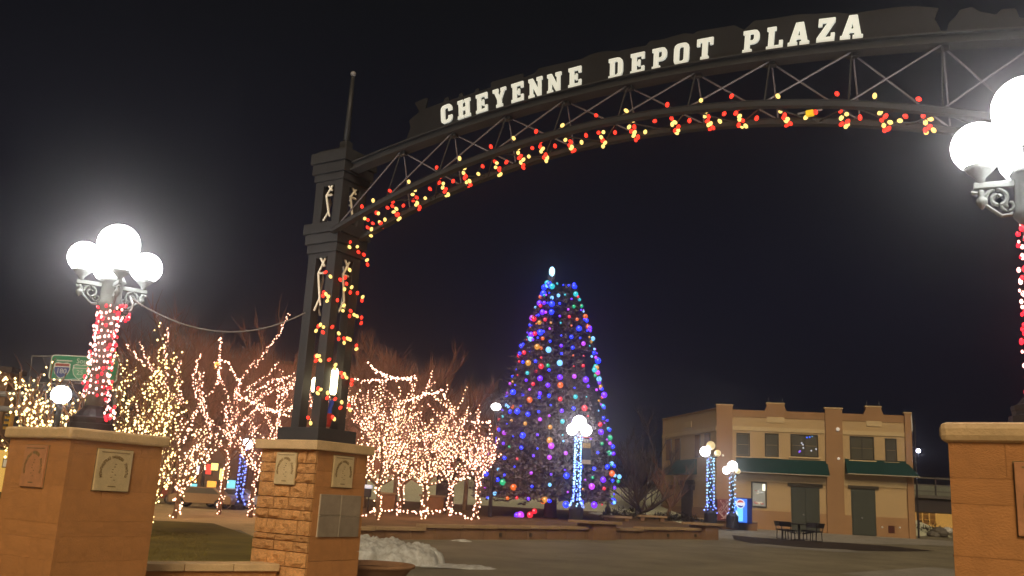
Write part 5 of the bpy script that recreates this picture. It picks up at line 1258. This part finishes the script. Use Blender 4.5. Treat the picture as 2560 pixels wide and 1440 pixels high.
# cars
def car(label, x, y, Y, paint, rz, k=1.0):
    q = P(x, y, Y); t = thing('parked_car', label, 'car', (q.x, q.y, g(Y) + .02), rz, 'cars parked along the street behind the trees')
    t.scale = (k, k, k)
    side_ = [(-2.2, .35), (-2.25, .8), (-1.9, .95), (-1.35, 1.0), (-.75, 1.48), (.9, 1.5), (1.6, 1.02), (2.15, .92), (2.25, .6), (2.2, .35)]
    MB().prism(side_, (0, 0, 0), Vector((1, 0, 0)), Z, Vector((0, -1, 0)), -.85, .85).build('body', paint, t, bevel=.05)
    gl = [(-1.15, 1.03), (-.72, 1.4), (.85, 1.42), (1.35, 1.03)]
    MB().prism(gl, (0, 0, 0), Vector((1, 0, 0)), Z, Vector((0, -1, 0)), .851, .865).build('side_window', M_glass, t); MB().prism(gl, (0, 0, 0), Vector((1, 0, 0)), Z, Vector((0, -1, 0)), -.865, -.851).build('side_window', M_glass, t)
    for sx_ in (-1.4, 1.4):
        for sy_ in (-.8, .8):
            wm = MB(); wm.tube([(sx_, sy_ - .1, .33), (sx_, sy_ + .1, .33)], .33, 16); w2 = wm.build('wheel', M_tyre, t); MB().tube([(sx_, sy_ * 1.0 - .11, .33), (sx_, sy_ + .11, .33)], .19, 10).build('rim', M_galv, w2)
    for sy_ in (-.6, .6):
        MB().box((2.235, sy_, .72), (.06, .3, .14)).build('headlight', M_white, t); MB().box((-2.235, sy_, .75), (.06, .25, .14)).build('taillight', emit('tail', (1, .03, .02), .6), t)
    return t
car('tan car parked behind the lawn left of the tall pillar', 506, 1265, 42.5, M_carpaint['tan'], .0, .62); car('white car partly hidden behind the blue lit lamp pole', 578, 1266, 44, M_carpaint['white'], 0.05, .6); car('red car half hidden by the left stone pillar', 380, 1258, 45, M_carpaint['red'], .0, .7)
# bin with white top
q = P(914, 1232, 40); t = thing('litter_bin', 'black legged bin with white top right behind the tall pillar', 'bin', (q.x, q.y, g(40) + .34)); zq = q.z - g(40) - .34
MB().box((0, 0, zq), (.45, .4, .35)).build('bin_body', M_darkiron, t, bevel=.03); MB().box((0, 0, zq + .26), (.5, .42, .16)).build('lid', emit('bin_top_glow', (.8, .85, 1), .7, (.7, .7, .7)), t, bevel=.04)  # lid is no lamp, its brightness is put in as a glow
for sx_ in (-.15, .15): MB().tube([(sx_, 0, 0), (sx_, 0, zq - .15)], .03, 6).build('leg', M_darkiron, t)
# highway sign and its gantry
SY = 52.0
c00, c11 = P(129, 888, SY), P(293, 955, SY); cw, ch_ = c11.x - c00.x, c00.z - P(129, 951, SY).z
rs = thing('highway_sign', 'green overhead highway sign reading South with two route shields', 'road sign', ((c00.x + c11.x) / 2, SY, (c00.z + c11.z) / 2), -0.03)
def rrect(w_, h_, r_, n=4):
    pts = []
    for cx_, cy_, a0 in ((w_ / 2 - r_, h_ / 2 - r_, 0), (-w_ / 2 + r_, h_ / 2 - r_, 90), (-w_ / 2 + r_, -h_ / 2 + r_, 180), (w_ / 2 - r_, -h_ / 2 + r_, 270)):
        pts += [(cx_ + r_ * math.cos(math.radians(a0 + 90 * i / n)), cy_ + r_ * math.sin(math.radians(a0 + 90 * i / n))) for i in range(n + 1)]
    return pts
X1, YF = Vector((1, 0, 0)), Vector((0, -1, 0))
MB().prism(rrect(cw, ch_, .18), (0, 0, 0), X1, Z, YF, -.03, .03).build('border', M_signwhite, rs)
MB().prism(rrect(cw - .12, ch_ - .12, .14), (0, 0, 0), X1, Z, YF, .028, .040).build('sign_face', M_signgreen, rs)
text_mesh('South', .40, .004, M_signwhite, 'sign_text', rs, frame_m(Vector((-.02, -.05, ch_ * .28)), X1, Z, YF))
MB().box((-cw * .30, -.045, ch_ * .27), (.9, .012, .07)).build('arrow_line', M_signwhite, rs)
shp = [(-.5, .42), (-.3, .5), (0, .45), (.3, .5), (.5, .42), (.52, .1), (.42, -.2), (.2, -.42), (0, -.52), (-.2, -.42), (-.42, -.2), (-.52, .1)]
def shield(cx_, cz_, k, body, top, txt, tm, lab):
    s_ = MB().prism([(a_ * k, b_ * k) for a_, b_ in shp], (cx_, 0, cz_), X1, Z, YF, .040, .048).build('shield', M_signwhite, rs)
    MB().prism([(a_ * k * .9, min(b_, .22) * k * .9) for a_, b_ in shp[4:]] + [(-.5 * k * .9, .22 * k * .9)], (cx_, 0, cz_), X1, Z, YF, .047, .053).build('shield_field', body, s_)
    MB().box((cx_, -.05, cz_ + .335 * k), (.86 * k, .008, .15 * k)).build('shield_band', top, s_)
    text_mesh(txt, .44 * k, .004, tm, 'shield_number', s_, frame_m(Vector((cx_, -.06, cz_ - .06 * k)), X1, Z, YF))
shield(-cw * .32, -ch_ * .12, .92, M_signblue, M_signred, '180', M_signwhite, '')
shield(-cw * .05, -ch_ * .14, .86, M_signlight, M_signlight, '25', M_signwhite, '')
gt = thing('sign_gantry', 'grey lattice gantry arm carrying the green highway sign', 'gantry', (c00.x - .9, SY + .3, 0))
q0, q1, q2, q3 = (P(x, y, SY + .3) - gt.location for x, y in ((80, 890), (300, 895), (72, 958), (300, 962)))
MB().tube([q0, q1], .05, 6).build('top_bar', M_galv, gt); MB().tube([q2, q3], .05, 6).build('bottom_bar', M_galv, gt)
for i in range(9): s_ = i / 8; MB().tube([q0.lerp(q1, s_), q2.lerp(q3, min(1, s_ + (.12 if i % 2 else -.0)))], .03, 5).build('lattice_bar', M_galv, gt)
gp = MB().tube([Vector((q1.x + .1, 0, q1.z + .2)), Vector((q1.x + .1, 0, 0))], .14, 8); gp.build('mast', M_galv, gt)
# traffic signal arm at the left edge
ta_ = thing('signal_arm', 'grey double bar signal arm with yellow signal head at the left edge', 'traffic signal', P(0, 1000, 24))
o0 = ta_.location
for y0_, y1_ in ((985, 988), (1020, 1026)): MB().tube([P(-90, y0_ - 4, 24) - o0, P(78, y1_, 24) - o0], .075, 8).build('bar', M_galv, ta_)
for x in (-40, 47): MB().tube([P(x, 985, 24) - o0, P(x, 1024, 24) - o0], .06, 6).build('strut', M_galv, ta_)
q0_, q1_ = P(26, 1034, 24) - o0, P(18, 1074, 24) - o0
hd = MB().box((q0_ + q1_) / 2, (.16, .2, (q0_ - q1_).length)).build('signal_head', M_yellow, ta_, bevel=.02)
for k in range(3): MB().lathe([(.06, 0), (.06, .06)], (q0_ + q1_) / 2 + Vector((0, -.12, (k - 1) * .13)), 10).build('lens', M_darkiron, hd)
MB().tube([P(-60, 985, 24) - o0, Vector((P(-60, 985, 24) - o0).xy.to_3d()) - Z * o0.z], .11, 8).build('mast', M_galv, ta_)
# viaduct and lit arcade at the right
vb = thing('viaduct', 'dark road bridge with pale railing behind the right pillar', 'bridge', (P(2340, 1240, 95).x, 95, 0))
ox = vb.location.x; z0_, z1_, z2_ = P(2340, 1282, 95).z, P(2340, 1247, 95).z, P(2340, 1214, 95).z
MB().box((8, 3, (z0_ + z1_) / 2), (36, 6, z1_ - z0_)).build('girder', M_girder, vb); MB().box((8, 2.8, z1_ + .16), (36, 6.4, .32)).build('deck', M_concrete, vb)
for zz in (z1_ + .7, z2_, z2_ + .7): MB().box((8, 0, zz), (36, .12, .14)).build('railing', M_concrete, vb)
for i in range(12): MB().box((-9 + 3 * i, 0, (z1_ + z2_) / 2 + .5), (.14, .14, z2_ - z1_ + .6)).build('rail_post', M_girder, vb)
MB().box((8, 1.5, z1_ + .85), (36, .1, 1.0)).build('parapet', mat('parapet_pale', (.34, .36, .28), .9), vb)
for i in range(3): MB().box((-8 + 13 * i, 3, z0_ / 2), (1.2, 3, z0_)).build('pier', M_concrete, vb)
ar = thing('arcade_wall', 'amber lit wall with small square windows under the bridge', 'building', (P(2340, 1300, 110).x, 110, 0)); zA, zB = P(2340, 1316, 110).z, P(2340, 1272, 110).z
MB().box((6, 2, zB / 2 + .4), (34, 3, zB + .8)).build('wall', emit('amber_wall', (1.0, .50, .08), .42, (.4, .25, .1)), ar)  # wall glows by itself in place of lamplight falling on it
for i in range(5):
    for j in range(3):
        f_ = MB().box((P(2302 + 17 * i, 1290, 110).x - ar.location.x, .44, zA + (zB - zA) * (.22 + .28 * j)), (.62, .06, .5)).build('window', mat('amber_frame', (.30, .14, .04), .8), ar) if i < 3 else None
# rocks and snow beside the building's right end
for i, (x, y, s_, lab) in enumerate(((2350, 1330, .5, 'grey boulder dusted with snow right of the tan building'), (2368, 1326, .35, 'small pale boulder nearest the right pillar'), (2335, 1336, .4, 'dark boulder at the foot of the dark shrub'))):
    q = P(x, y, 58); mb = MB(); mb.ball((0, 0, 0), s_, 10, 7, 0, .65)
    mb.v = [v_ * (1 + .3 * noise.noise(v_ * 2 + Vector((i * 7, 0, 0)))) for v_ in mb.v]; o = mb.build('boulder', M_snow if i == 1 else M_concrete); o.location = q; tag(o, lab, 'boulder')

# ================================================================ ADDED HAZE volume, stands in for lens bloom around the lamps
hm = bpy.data.materials.new('bloom_haze'); hm.use_nodes = True; nt = hm.node_tree; nt.nodes.clear()
o_ = nt.nodes.new('ShaderNodeOutputMaterial'); pv = nt.nodes.new('ShaderNodeVolumePrincipled'); nt.links.new(pv.outputs[0], o_.inputs['Volume'])
pv.inputs['Density'].default_value = 0.0050; pv.inputs['Color'].default_value = (.92, .90, .95, 1); pv.inputs['Anisotropy'].default_value = 0.94
tag(MB().box((0, 180, 9.5), (540, 460, 21)).build('bloom_haze', hm), kind='stuff')
